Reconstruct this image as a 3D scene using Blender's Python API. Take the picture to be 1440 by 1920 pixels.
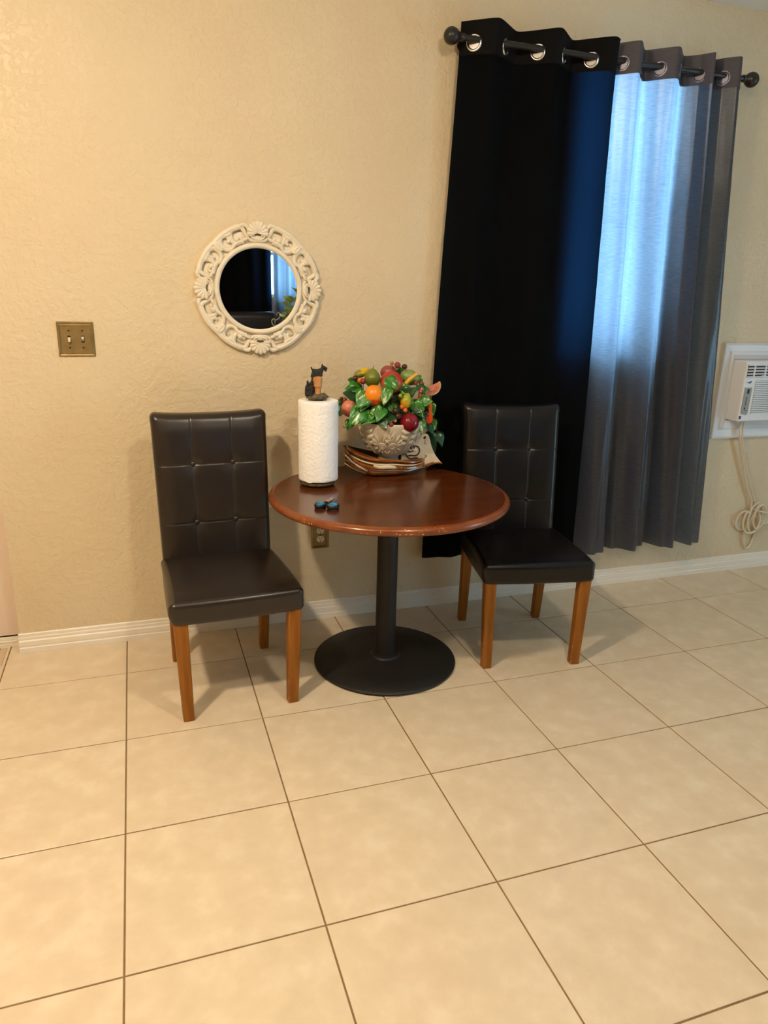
import bpy, bmesh, math, random
from mathutils import Vector, Matrix, noise
for o in list(bpy.data.objects): bpy.data.objects.remove(o, do_unlink=True)
SC = bpy.context.scene
C = SC.collection
R = math.radians
PI = math.pi
random.seed(7)

# ------------------------------------------------------------------ camera, world, exposure
cd = bpy.data.cameras.new('camera'); cam = bpy.data.objects.new('camera', cd); C.objects.link(cam)
cam.location = (0.12, -2.991, 1.46)
cam.rotation_euler = (R(72.924), R(-1.468), R(-18.522))
cd.sensor_fit = 'VERTICAL'; cd.sensor_height = 36.0; cd.sensor_width = 27.0; cd.lens = 25.376
cd.clip_start = 0.02
SC.camera = cam
W = bpy.data.worlds.new('sky'); SC.world = W; W.use_nodes = True
bg = W.node_tree.nodes['Background']
bg.inputs['Color'].default_value = (0.36, 0.69, 1.0, 1); bg.inputs['Strength'].default_value = 11.5
SC.view_settings.view_transform = 'Standard'; SC.view_settings.look = 'None'
SC.view_settings.exposure = 0.0; SC.view_settings.gamma = 1.0; SC.view_settings.use_curve_mapping = False
LAMP_STRENGTH = (930.0, 350.0)          # the two ceiling lamps: over the walkway, over the middle of the room
LAMP_COLOR = ((1.0, 0.815, 0.59), (1.0, 0.87, 0.68))
LAMP_POS = ((-0.62, -1.85), (1.05, -2.15))
CEIL = 2.685

# ------------------------------------------------------------------ materials
def lin(c):
    return tuple(((v/255)/12.92 if v/255 <= .04045 else ((v/255+.055)/1.055)**2.4) for v in c) + (1,)
def mat(name, c1, c2=None, scale=5, rough=.5, metal=0, bump=0, bscale=60, stretch=(1,1,1), coat=0, spec=.5,
        detail=4, rnd=False, ramp=(.35,.65), sheen=0, bdetail=3, rvar=0, emit=None, transl=None, tw=.5, bdist=.02, c3=None):
    m = bpy.data.materials.new(name); m.use_nodes = True
    nt = m.node_tree; N = nt.nodes; L = nt.links; b = N['Principled BSDF']
    b.inputs['Roughness'].default_value = rough; b.inputs['Metallic'].default_value = metal
    b.inputs['Coat Weight'].default_value = coat; b.inputs['Coat Roughness'].default_value = .12
    b.inputs['Specular IOR Level'].default_value = spec
    b.inputs['Sheen Weight'].default_value = sheen
    b.inputs['Base Color'].default_value = lin(c1)
    tc = N.new('ShaderNodeTexCoord'); mp = N.new('ShaderNodeMapping'); L.new(tc.outputs['Object'], mp.inputs['Vector'])
    mp.inputs['Scale'].default_value = stretch
    w = None
    if rnd:
        oi = N.new('ShaderNodeObjectInfo'); w = N.new('ShaderNodeMath'); w.operation = 'MULTIPLY'; w.inputs[1].default_value = 50
        L.new(oi.outputs['Random'], w.inputs[0])
    def nz(sc, det, ro=.55):
        n = N.new('ShaderNodeTexNoise'); n.inputs['Scale'].default_value = sc; n.inputs['Detail'].default_value = det
        n.inputs['Roughness'].default_value = ro
        L.new(mp.outputs['Vector'], n.inputs['Vector'])
        if w: n.noise_dimensions = '4D'; L.new(w.outputs[0], n.inputs['W'])
        return n
    if c2:
        n = nz(scale, detail); r = N.new('ShaderNodeValToRGB')
        r.color_ramp.elements[0].position = ramp[0]; r.color_ramp.elements[1].position = ramp[1]
        r.color_ramp.elements[0].color = lin(c1); r.color_ramp.elements[1].color = lin(c2)
        if c3:
            e = r.color_ramp.elements.new((ramp[0]+ramp[1])/2); e.color = lin(c3)
        L.new(n.outputs['Fac'], r.inputs['Fac']); L.new(r.outputs['Color'], b.inputs['Base Color'])
    if rvar:
        n = nz(scale*1.7, 3); mr = N.new('ShaderNodeMapRange')
        mr.inputs['To Min'].default_value = rough-rvar; mr.inputs['To Max'].default_value = rough+rvar
        L.new(n.outputs['Fac'], mr.inputs['Value']); L.new(mr.outputs['Result'], b.inputs['Roughness'])
    if bump:
        n = nz(bscale, bdetail); bp = N.new('ShaderNodeBump'); bp.inputs['Strength'].default_value = bump
        bp.inputs['Distance'].default_value = bdist
        L.new(n.outputs['Fac'], bp.inputs['Height']); L.new(bp.outputs['Normal'], b.inputs['Normal'])
    if emit:
        b.inputs['Emission Color'].default_value = tuple(emit[0])+(1,); b.inputs['Emission Strength'].default_value = emit[1]
    if transl:
        t = N.new('ShaderNodeBsdfTranslucent'); t.inputs['Color'].default_value = transl
        mx = N.new('ShaderNodeMixShader'); mx.inputs[0].default_value = tw
        L.new(b.outputs[0], mx.inputs[1]); L.new(t.outputs[0], mx.inputs[2]); L.new(mx.outputs[0], N['Material Output'].inputs['Surface'])
    return m
MT = {}
def wall_material():
    m = mat('wall_paint', (216,197,162), (221,203,169), scale=1.6, rough=.42, spec=.35)
    nt = m.node_tree; N = nt.nodes; L = nt.links; b = N['Principled BSDF']
    tc = N['Texture Coordinate']
    n1 = N.new('ShaderNodeTexNoise'); n1.inputs['Scale'].default_value = 34; n1.inputs['Detail'].default_value = 5; n1.inputs['Roughness'].default_value = .6
    n2 = N.new('ShaderNodeTexNoise'); n2.inputs['Scale'].default_value = 110; n2.inputs['Detail'].default_value = 3
    for n in (n1, n2): L.new(tc.outputs['Object'], n.inputs['Vector'])
    rp = N.new('ShaderNodeValToRGB'); rp.color_ramp.elements[0].position = .44; rp.color_ramp.elements[1].position = .58
    L.new(n1.outputs['Fac'], rp.inputs['Fac'])
    ad = N.new('ShaderNodeMath'); ad.operation = 'MULTIPLY_ADD'; ad.inputs[1].default_value = .35
    L.new(n2.outputs['Fac'], ad.inputs[0]); L.new(rp.outputs['Color'], ad.inputs[2])
    bp = N.new('ShaderNodeBump'); bp.inputs['Strength'].default_value = .42; bp.inputs['Distance'].default_value = .004
    L.new(ad.outputs[0], bp.inputs['Height']); L.new(bp.outputs['Normal'], b.inputs['Normal'])
    return m
MT['wall'] = wall_material()
MT['ceiling'] = mat('ceiling_paint', (238,237,234), rough=.8, bump=.2, bscale=60)
MT['trim'] = mat('trim_paint', (236,228,212), (228,218,200), scale=3, rough=.4)
MT['tile'] = mat('beige_tile', (213,195,165), (229,214,187), scale=13, rough=.36, detail=9, rnd=True, ramp=(.3,.72), bump=.05, bscale=18, rvar=.06, c3=(220,202,172))
MT['grout'] = mat('grout', (136,109,75), (122,96,64), scale=20, rough=.9)
MT['door'] = mat('door_paint', (229,208,188), rough=.45)
MT['gap'] = mat('dark_gap', (25,18,12), rough=.8)
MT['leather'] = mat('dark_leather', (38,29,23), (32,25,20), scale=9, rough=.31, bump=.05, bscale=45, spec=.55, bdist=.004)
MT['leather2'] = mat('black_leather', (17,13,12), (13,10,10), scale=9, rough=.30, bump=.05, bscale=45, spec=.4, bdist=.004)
MT['oak'] = mat('oak_leg', (130,76,16), (154,96,26), scale=7, rough=.5, spec=.3, stretch=(6,6,.6), bump=.05, bscale=40)
MT['scuff'] = mat('scuffed_wood', (178,148,108), (140,100,60), scale=60, rough=.7)
MT['cherry'] = mat('cherry_top', (72,30,9), (92,44,15), scale=3.2, rough=.22, stretch=(1,7,1), detail=6, coat=.25)
MT['edge'] = mat('cherry_edge', (110,52,14), (134,70,24), scale=16, rough=.3, coat=.3)
MT['chip'] = mat('bare_chip', (222,190,150), rough=.8)
MT['iron'] = mat('black_iron', (22,18,14), (18,15,12), scale=12, rough=.55, bump=.12, bscale=90)
MT['brass'] = mat('antique_brass', (156,134,88), (140,116,72), scale=25, rough=.42, metal=.6)
MT['screw'] = mat('dark_screw', (50,32,10), rough=.5, metal=.6)
MT['ivory'] = mat('ivory_plastic', (232,216,186), rough=.35)
MT['black'] = mat('matte_black', (14,12,12), rough=.5)
MT['rod'] = mat('black_rod', (34,31,30), rough=.35, spec=.5)
MT['chrome'] = mat('chrome_ring', (220,215,210), rough=.18, metal=1)
MT['chrome_shade'] = mat('shaded_ring', (128,126,138), rough=.25, metal=.8)  # darker ring metal: the dullness of this viewing angle is put into the colour
MT['resin'] = mat('frame_resin', (232,222,200), (226,214,190), scale=30, rough=.55)
MT['mirror'] = mat('mirror_glass', (238,240,240), rough=.01, metal=1)
MT['paper'] = mat('paper_towel', (255,254,252), rough=.95, bump=.7, bscale=75, bdetail=2, spec=.1, bdist=.006)
MT['card'] = mat('cardboard', (150,118,80), rough=.9)
MT['rock'] = mat('resin_rock', (52,46,28), (112,100,70), scale=70, rough=.55, bump=.5, bscale=90)
MT['barkbase'] = mat('resin_base', (62,52,24), (98,84,46), scale=60, rough=.4, bump=.5, bscale=70)
MT['dog'] = mat('dog_black', (30,30,28), (22,22,20), scale=80, rough=.6, bump=.4, bscale=160)
MT['bollard'] = mat('bollard_wood', (184,126,72), (202,148,92), scale=30, rough=.4)
MT['wplastic'] = mat('ac_plastic', (226,226,226), rough=.4)
MT['wdark'] = mat('vent_dark', (56,54,52), rough=.7)
MT['panelgrey'] = mat('panel_grey', (150,148,138), rough=.5)
MT['navy'] = mat('navy_print', (56,58,120), rough=.5)
MT['cord'] = mat('cord_ivory', (222,208,180), rough=.5)
MT['blade'] = mat('scissor_steel', (190,185,180), rough=.25, metal=1)
MT['blue'] = mat('scissor_blue', (60,150,190), rough=.4)
MT['red'] = mat('pivot_red', (190,90,90), rough=.4)
MT['ceramic'] = mat('cream_ceramic', (218,203,176), (206,190,160), scale=8, rough=.22, coat=.3)
MT['glazebrown'] = mat('brown_glaze', (120,62,18), (160,96,40), scale=22, rough=.18, coat=.4, stretch=(1,1,4))
MT['glazedark'] = mat('dark_glaze', (70,36,12), (104,58,22), scale=22, rough=.18, coat=.4)
MT['glazecream'] = mat('cream_glaze', (232,218,190), (220,200,165), scale=12, rough=.2, coat=.4)
MT['foam'] = mat('moss', (22,34,14), (38,54,22), scale=60, rough=.9, bump=.8, bscale=80)
MT['stem'] = mat('stem', (70,84,30), rough=.6)
def window_fabrics():
    d = mat('black_curtain_fabric', (9,9,10), (6,6,7), scale=6, rough=.9, spec=.2, stretch=(3,3,40), bump=.1, bscale=40,
            transl=(.002,.014,.034,1), tw=.5)
    g = mat('grey_curtain_fabric', (60,55,62), (50,46,53), scale=7, rough=.30, spec=1.0, sheen=.1, stretch=(4,4,70), bump=.03, bscale=30,
            transl=(.30,.36,.45,1), tw=.55)
    # slubby horizontal weave, seen in the light that comes through
    nt = g.node_tree; N = nt.nodes; L = nt.links
    t = [n for n in N if n.type == 'BSDF_TRANSLUCENT'][0]
    nz = N.new('ShaderNodeTexNoise'); nz.inputs['Scale'].default_value = 9; nz.inputs['Detail'].default_value = 5
    L.new(N['Mapping'].outputs[0], nz.inputs['Vector'])
    r = N.new('ShaderNodeValToRGB'); r.color_ramp.elements[0].position = .3; r.color_ramp.elements[1].position = .6
    r.color_ramp.elements[0].color = (.19,.24,.32,1); r.color_ramp.elements[1].color = (.32,.38,.47,1)
    L.new(nz.outputs['Fac'], r.inputs['Fac']); L.new(r.outputs['Color'], t.inputs['Color'])
    h = mat('grey_header_fabric', (74,70,76), (66,62,68), scale=7, rough=.6, stretch=(4,4,70))
    return d, g, h
MT['cblack'], MT['cgrey'], MT['chead'] = window_fabrics()
MT['cblackhead'] = mat('black_header_fabric', (10,9,10), rough=.9, spec=.2)
def glass_material():
    m = bpy.data.materials.new('window_glass'); m.use_nodes = True
    nt = m.node_tree; N = nt.nodes; L = nt.links; N.remove(N['Principled BSDF'])
    t = N.new('ShaderNodeBsdfTransparent'); g = N.new('ShaderNodeBsdfGlossy'); g.inputs['Roughness'].default_value = .02
    mx = N.new('ShaderNodeMixShader'); mx.inputs[0].default_value = .06
    L.new(t.outputs[0], mx.inputs[1]); L.new(g.outputs[0], mx.inputs[2]); L.new(mx.outputs[0], N['Material Output'].inputs['Surface'])
    return m
MT['glass'] = glass_material()
def fruit_mat(name, c1, c2, scale=6, rough=.35, axis=None, ramp=(.4,.6)):
    """two-tone fruit skin: the blush runs from bottom to top and is broken up by noise"""
    m = mat(name, c1, rough=rough, bump=.05, bscale=120)
    if c2:
        nt = m.node_tree; N = nt.nodes; L = nt.links; b = N['Principled BSDF']
        tc = N['Texture Coordinate']; sp = N.new('ShaderNodeSeparateXYZ'); L.new(tc.outputs['Generated'], sp.inputs[0])
        n = N.new('ShaderNodeTexNoise'); n.inputs['Scale'].default_value = scale; n.inputs['Detail'].default_value = 4
        L.new(tc.outputs['Generated'], n.inputs['Vector'])
        a = N.new('ShaderNodeMath'); a.operation = 'MULTIPLY_ADD'; a.inputs[1].default_value = .7
        s = N.new('ShaderNodeMath'); s.operation = 'SUBTRACT'; s.inputs[1].default_value = .35
        L.new(n.outputs['Fac'], a.inputs[0]); L.new(sp.outputs[axis if axis is not None else 2], s.inputs[0]); L.new(s.outputs[0], a.inputs[2])
        r = N.new('ShaderNodeValToRGB'); r.color_ramp.elements[0].position = ramp[0]; r.color_ramp.elements[1].position = ramp[1]
        r.color_ramp.elements[0].color = lin(c1); r.color_ramp.elements[1].color = lin(c2)
        L.new(a.outputs[0], r.inputs['Fac']); L.new(r.outputs['Color'], b.inputs['Base Color'])
    return m
def leaf_mat(name, green, pale, thr):
    m = mat(name, green, rough=.34, coat=.15)
    nt = m.node_tree; N = nt.nodes; L = nt.links; b = N['Principled BSDF']; tc = N['Texture Coordinate']
    oi = N.new('ShaderNodeObjectInfo'); mu = N.new('ShaderNodeMath'); mu.operation = 'MULTIPLY'; mu.inputs[1].default_value = 40
    L.new(oi.outputs['Random'], mu.inputs[0])
    mp = N.new('ShaderNodeMapping'); mp.inputs['Scale'].default_value = (5,1.6,1); L.new(tc.outputs['Generated'], mp.inputs['Vector'])
    n = N.new('ShaderNodeTexNoise'); n.noise_dimensions = '4D'; n.inputs['Scale'].default_value = 1.5; n.inputs['Detail'].default_value = 3
    L.new(mp.outputs[0], n.inputs['Vector']); L.new(mu.outputs[0], n.inputs['W'])
    r = N.new('ShaderNodeValToRGB'); r.color_ramp.elements[0].position = thr; r.color_ramp.elements[1].position = thr+.05
    r.color_ramp.elements[0].color = lin(green); r.color_ramp.elements[1].color = lin(pale)
    L.new(n.outputs['Fac'], r.inputs['Fac']); L.new(r.outputs['Color'], b.inputs['Base Color'])
    return m
MT['leaf'] = leaf_mat('variegated_leaf', (50,122,32), (200,212,146), .59)
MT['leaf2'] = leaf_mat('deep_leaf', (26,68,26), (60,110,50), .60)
MT['hangleaf'] = leaf_mat('hanging_leaf', (22,72,40), (48,104,60), .6)

# ------------------------------------------------------------------ mesh helpers
class MB:
    def __init__(s): s.v = []; s.f = []
    def add(s, v, f, M=None):
        o = len(s.v)
        s.v += [tuple(M @ Vector(p)) if M else tuple(p) for p in v]
        s.f += [tuple(i+o for i in q) for q in f]
        return s
    def box(s, x0, x1, y0, y1, z0, z1, M=None):
        v = [(x,y,z) for z in (z0,z1) for y in (y0,y1) for x in (x0,x1)]
        return s.add(v, [(0,2,3,1),(4,5,7,6),(0,1,5,4),(2,6,7,3),(0,4,6,2),(1,3,7,5)], M)
    def lathe(s, prof, n=48, M=None, sx=1, sy=1):
        v = []; f = []; m = len(prof)
        for i in range(n):
            a = 2*PI*i/n
            for r, z in prof: v.append((r*math.cos(a)*sx, r*math.sin(a)*sy, z))
        for i in range(n):
            j = (i+1) % n
            for k in range(m-1): f.append((i*m+k, j*m+k, j*m+k+1, i*m+k+1))
        if prof[0][0] > 1e-6: f.append(tuple(i*m for i in reversed(range(n))))
        if prof[-1][0] > 1e-6: f.append(tuple(i*m+m-1 for i in range(n)))
        return s.add(v, f, M)
    def tube(s, path, r, n=8, closed=False, flat=None, up=None, M=None):
        """swept section; r number or list; flat=(a,b) multiplies the section axes; up = fixed reference"""
        P = [Vector(p) for p in path]; m = len(P); v = []; f = []
        rs = r if isinstance(r, (list, tuple)) else [r]*m
        ref = Vector(up) if up else None; prev = None
        for i in range(m):
            if closed: t = P[(i+1) % m]-P[i-1]
            else: t = P[min(i+1,m-1)]-P[max(i-1,0)]
            t.normalize()
            if ref is not None: a = ref - t*ref.dot(t)
            elif prev is None: a = Vector((0,0,1)) if abs(t.z) < .9 else Vector((1,0,0)); a = a - t*a.dot(t)
            else: a = prev - t*prev.dot(t)
            a.normalize(); prev = a; b = t.cross(a)
            fa, fb = flat if flat else (1,1)
            for k in range(n):
                q = 2*PI*k/n
                v.append(P[i] + a*(rs[i]*fa*math.cos(q)) + b*(rs[i]*fb*math.sin(q)))
        for i in range(m if closed else m-1):
            j = (i+1) % m
            for k in range(n): f.append((i*n+k, i*n+(k+1)%n, j*n+(k+1)%n, j*n+k))
        if not closed: f.append(tuple(reversed(range(n)))); f.append(tuple((m-1)*n+k for k in range(n)))
        return s.add(v, f, M)
    def ball(s, c, r, n=16, M=None, fn=None):
        rx, ry, rz = r if isinstance(r, (tuple, list)) else (r,r,r)
        v = [(0,0,-1)]; m = n//2
        for i in range(1, m):
            a = -PI/2 + PI*i/m
            for k in range(n): v.append((math.cos(a)*math.cos(2*PI*k/n), math.cos(a)*math.sin(2*PI*k/n), math.sin(a)))
        v.append((0,0,1)); f = []
        for k in range(n): f.append((0, 1+(k+1)%n, 1+k))
        for i in range(m-2):
            for k in range(n): f.append((1+i*n+k, 1+i*n+(k+1)%n, 1+(i+1)*n+(k+1)%n, 1+(i+1)*n+k))
        l = len(v)-1
        for k in range(n): f.append((l, 1+(m-2)*n+k, 1+(m-2)*n+(k+1)%n))
        if fn: v = [fn(Vector(p)) for p in v]
        v = [(c[0]+p[0]*rx, c[1]+p[1]*ry, c[2]+p[2]*rz) for p in v]
        return s.add(v, f, M)
    def prism(s, poly, y0, y1, M=None):
        """polygon in x,z extruded along y (poly counter-clockwise seen from -y)"""
        n = len(poly); v = [(x,y0,z) for x,z in poly]+[(x,y1,z) for x,z in poly]
        f = [tuple(range(n)), tuple(reversed(range(n,2*n)))]
        for i in range(n): j=(i+1)%n; f.append((j, i, n+i, n+j))
        return s.add(v, f, M)
    def build(s, name, m, parent=None, smooth=True, angle=40, loc=None, rot=None):
        me = bpy.data.meshes.new(name); me.from_pydata([tuple(p) for p in s.v], [], s.f); me.update()
        bm = bmesh.new(); bm.from_mesh(me); bmesh.ops.remove_doubles(bm, verts=bm.verts, dist=1e-6)
        bmesh.ops.recalc_face_normals(bm, faces=bm.faces); bm.to_mesh(me); bm.free()
        return link(name, me, m, parent, smooth, angle, loc, rot)
def link(name, me, m, parent=None, smooth=True, angle=40, loc=None, rot=None):
    if not me.materials: me.materials.append(MT[m] if isinstance(m, str) else m)
    if smooth:
        me.shade_smooth(); me.set_sharp_from_angle(angle=R(angle))
    o = bpy.data.objects.new(name, me); C.objects.link(o)
    if parent: o.parent = parent
    if loc: o.location = loc
    if rot: o.rotation_euler = rot
    return o
def tag(o, label, cat, group=None):
    o['label'] = label; o['category'] = cat
    if group: o['group'] = group
    return o
def thing(name, label, cat, loc=(0,0,0), rotz=0, group=None):
    o = bpy.data.objects.new(name, None); C.objects.link(o); o.empty_display_size = .1
    o.location = loc; o.rotation_euler = (0,0,rotz)
    return tag(o, label, cat, group)
def struct(o): o['kind'] = 'structure'; return o
def samples(half, r, inner):
    e = [r*math.tan(a) for a in (PI/4*k/3 for k in range(1,4))]
    lo = [-(half-r)-x for x in reversed(e)]; hi = [(half-r)+x for x in e]
    return lo + [-(half-r)] + sorted(x for x in inner if abs(x) < half-r-1e-4) + [half-r] + hi
def rbox(w, d, h, r, ix=(), iy=(), iz=(), fn=None):
    """rounded box centred on the origin with extra sample planes; fn deforms each vertex"""
    X, Y, Z = samples(w/2, r, ix), samples(d/2, r, iy), samples(h/2, r, iz)
    idx = {}; v = []; f = []
    hw, hd, hh = w/2-r, d/2-r, h/2-r
    def vi(x, y, z):
        k = (round(x,6), round(y,6), round(z,6))
        if k not in idx:
            q = Vector((max(-hw,min(hw,x)), max(-hd,min(hd,y)), max(-hh,min(hh,z))))
            e = Vector((x,y,z))-q
            if e.length > 1e-9: q = q + e.normalized()*r
            idx[k] = len(v); v.append(fn(q) if fn else q)
        return idx[k]
    def grid(A, B, mk, flip):
        for i in range(len(A)-1):
            for j in range(len(B)-1):
                q = [mk(A[i],B[j]), mk(A[i+1],B[j]), mk(A[i+1],B[j+1]), mk(A[i],B[j+1])]
                f.append(tuple(vi(*p) for p in (reversed(q) if flip else q)))
    for y, fl in ((Y[0],False),(Y[-1],True)): grid(X, Z, lambda a,b: (a,y,b), fl)
    for x, fl in ((X[0],True),(X[-1],False)): grid(Y, Z, lambda a,b: (x,a,b), fl)
    for z, fl in ((Z[0],True),(Z[-1],False)): grid(X, Y, lambda a,b: (a,b,z), fl)
    return v, f
def frange(a, b, n): return [a+(b-a)*i/(n-1) for i in range(n)]
def smooth_path(pts, k=6, closed=False):
    P = [Vector(p) for p in pts]; out = []; n = len(P)
    for i in range(n if closed else n-1):
        if closed: p0,p1,p2,p3 = P[i-1],P[i],P[(i+1)%n],P[(i+2)%n]
        else: p0,p1,p2,p3 = P[max(i-1,0)],P[i],P[i+1],P[min(i+2,n-1)]
        for j in range(k):
            t = j/k
            out.append(.5*((2*p1)+(p2-p0)*t+(2*p0-5*p1+4*p2-p3)*t*t+(3*p1-p0-3*p2+p3)*t**3))
    if not closed: out.append(P[-1])
    return out

# ------------------------------------------------------------------ the room
X0, X1, Y0 = -3.2, 5.6, -5.6           # left wall, right wall, opposite wall; the wall with the table is y = 0
CORNER = -0.41                          # outer corner of that wall; beyond it the wall steps back
T = 0.457
floor = struct(MB().box(X0, X1, Y0, .3, -.06, -.0022).build('floor', 'grout', smooth=False))
def tile_mesh(w, d):
    r = .0012; v, f = [], []
    top = [(-w/2+r,-d/2+r,0),(w/2-r,-d/2+r,0),(w/2-r,d/2-r,0),(-w/2+r,d/2-r,0)]
    mid = [(-w/2,-d/2,-.0008),(w/2,-d/2,-.0008),(w/2,d/2,-.0008),(-w/2,d/2,-.0008)]
    low = [(x,y,-.0028) for x,y,z in mid]
    v = top+mid+low; f = [(0,1,2,3)]
    for a in (0,4):
        for i in range(4): j=(i+1)%4; f.append((a+4+i, a+4+j, a+j, a+i))
    me = bpy.data.meshes.new('tile'); me.from_pydata(v, [], f); me.update(); return me
G = .0046
tiles = {}
def put_tile(x0, x1, y0, y1):
    k = (round(x1-x0,4), round(y1-y0,4))
    if k not in tiles: tiles[k] = tile_mesh(x1-x0-G, y1-y0-G)
    link('tile', tiles[k], 'tile', floor, smooth=False, loc=((x0+x1)/2, (y0+y1)/2, random.uniform(-.0004,.0004)))
xs = [X0] + [T*i for i in range(-6, 13)] + [X1]
ys = [.0] + [.164-T*j for j in range(1, 13)] + [Y0]
for i in range(len(xs)-1):
    for j in range(len(ys)-1):
        put_tile(xs[i], xs[i+1], ys[j+1], .066 if (j == 0 and xs[i+1] <= .01) else ys[j])
# wall with a window opening
WX0, WX1, WZ0, WZ1 = 1.99, 2.50, 1.22, 2.46
WT = .16
def wall_with_window(name, x0, x1, y0, y1, wx0, wx1, wz0, wz1):
    b = MB()
    for (a,bb,c_,d) in ((x0,wx0,0,CEIL),(wx1,x1,0,CEIL),(wx0,wx1,0,wz0),(wx0,wx1,wz1,CEIL)): b.box(a,bb,y0,y1,c_,d)
    o = b.build(name, 'wall', smooth=False); return struct(o)
wall_with_window('wall_back', CORNER, X1, 0, WT, WX0, WX1, WZ0, WZ1)
b = MB(); b.box(X0, -1.34, .065, WT, 0, CEIL); b.box(-1.34, CORNER, .065, WT, 2.06, CEIL); b.box(-1.34, CORNER, .12, WT, 0, 2.06)
struct(b.build('wall_recess', 'wall', smooth=False))
struct(MB().box(X0-.1, X0, Y0-.2, WT, 0, CEIL).build('wall_left', 'wall', smooth=False))
DY0, DY1, DZ1 = -3.5, -2.45, 2.05       # assumed glass door, added outside the view to bring cooler daylight from the right
b = MB(); b.box(X1, X1+.1, Y0-.2, DY0, 0, CEIL); b.box(X1, X1+.1, DY1, WT, 0, CEIL); b.box(X1, X1+.1, DY0, DY1, DZ1, CEIL)
struct(b.build('wall_right', 'wall', smooth=False))
b = MB(); t_ = .05
for (a,bb,c_,d) in ((DY0,DY0+t_,0,DZ1),(DY1-t_,DY1,0,DZ1),(DY0+t_,DY1-t_,0,t_),(DY0+t_,DY1-t_,DZ1-t_,DZ1),((DY0+DY1)/2-t_/2,(DY0+DY1)/2+t_/2,t_,DZ1-t_)): b.box(X1+.03,X1+.07,a,bb,c_,d)
pd = struct(b.build('added_glass_door', 'trim', smooth=False))
for (a,bb) in ((DY0+t_,(DY0+DY1)/2-t_/2),((DY0+DY1)/2+t_/2,DY1-t_)): MB().box(X1+.047,X1+.053,a,bb,t_,DZ1-t_).build('pane', 'glass', pd, smooth=False)
OX0, OX1, OZ0, OZ1 = 1.62, 2.6, 1.35, 2.3
wall_with_window('wall_front', X0, X1, Y0-.16, Y0, OX0, OX1, OZ0, OZ1)
struct(MB().box(X0-.1, X1+.1, Y0-.2, WT, CEIL, CEIL+.08).build('ceiling', 'ceiling', smooth=False))
def window(name, x0, x1, z0, z1, yo):
    w = MB()
    t = .035
    for (a,bb,c_,d) in ((x0,x0+t,z0,z1),(x1-t,x1,z0,z1),(x0+t,x1-t,z0,z0+t),(x0+t,x1-t,z1-t,z1),(x0+t,x1-t,(z0+z1)/2-t/2,(z0+z1)/2+t/2)):
        w.box(a,bb,yo-.02,yo+.02,c_,d)
    o = struct(w.build(name, 'trim', smooth=False))
    zm = (z0+z1)/2
    for (a, c_) in ((z0+t, zm-t/2), (zm+t/2, z1-t)):
        MB().box(x0+t, x1-t, yo-.003, yo+.003, a, c_).build('pane', 'glass', o, smooth=False)
window('window_1', WX0, WX1, WZ0, WZ1, .11)
window('window_2', OX0, OX1, OZ0, OZ1, Y0-.11)
# door set back past the corner, with the base moulding below it
dr = struct(MB().box(-1.34, CORNER-.006, .072, .11, .0485, 2.06).build('door_1', 'door', smooth=False))
MB().box(-1.34, CORNER-.004, .078, .12, .043, .0485).build('gap_strip', 'gap', dr, smooth=False)
def baseboard(name, x0, x1, yf, h, t):
    pr = [(0,0),(-t,0),(-t,.26*h),(-t*.86,.29*h),(-t*.82,.33*h),(-t*.9,.36*h),(-t*.88,.60*h),(-t*.62,.66*h),(-t*.66,.70*h),(-t*.62,.79*h),(-t*.40,.82*h),(-t*.42,.86*h),(-t*.4,.955*h),(-t*.2,h),(0,h)]
    v = [(x, yf+y, z) for x in (x0,x1) for y,z in pr]; n = len(pr)
    f = [tuple(range(n)), tuple(reversed(range(n,2*n)))]+[((i+1)%n, i, n+i, n+(i+1)%n) for i in range(n)]
    return struct(MB().add(v, f).build(name, 'trim', smooth=False))
baseboard('baseboard_back', CORNER-.004, X1, -.0005, .084, .0145)
baseboard('baseboard_recess', -1.34, CORNER-.004, .0715, .0425, .012)
baseboard('baseboard_front', X0, X1, Y0+.013, .084, .001)
# a dark floor register with a tan rim beside the corner
fr = thing('floor_register', 'dark floor vent with tan rim at left edge by the door', 'vent', (-.605,-.06,.0))
MB().box(-.142,.135,-.04,.11,.0008,.004).build('rim', mat('tan_rim', (208,182,146), rough=.5), fr, smooth=False)
for k in range(6): MB().box(-.1375+k*.0425,-.1375+k*.0425+.036,-.036,.104,.004,.0052).build('slot', 'gap', fr, smooth=False)

# ------------------------------------------------------------------ ceiling lamps (above the view)
for k in range(2):
    lx, ly = LAMP_POS[k]
    t = thing('ceiling_lamp', ('round ceiling lamp above the walkway left of the table','round ceiling lamp above the middle of the room')[k], 'lamp', (lx,ly,CEIL))
    MB().lathe([(.0,-.0005),(.09,-.0005),(.095,-.012),(.09,-.022),(0,-.022)], 40).build('base_plate', 'wplastic', t)
    MB().lathe([(0.0,-.075),(.024,-.073),(.048,-.065),(.066,-.050),(.076,-.0215),(.0,-.0225)], 40).build('glass_dome',
        mat('lamp_glow', (255,240,215), emit=(LAMP_COLOR[k], LAMP_STRENGTH[k])), t)

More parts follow.
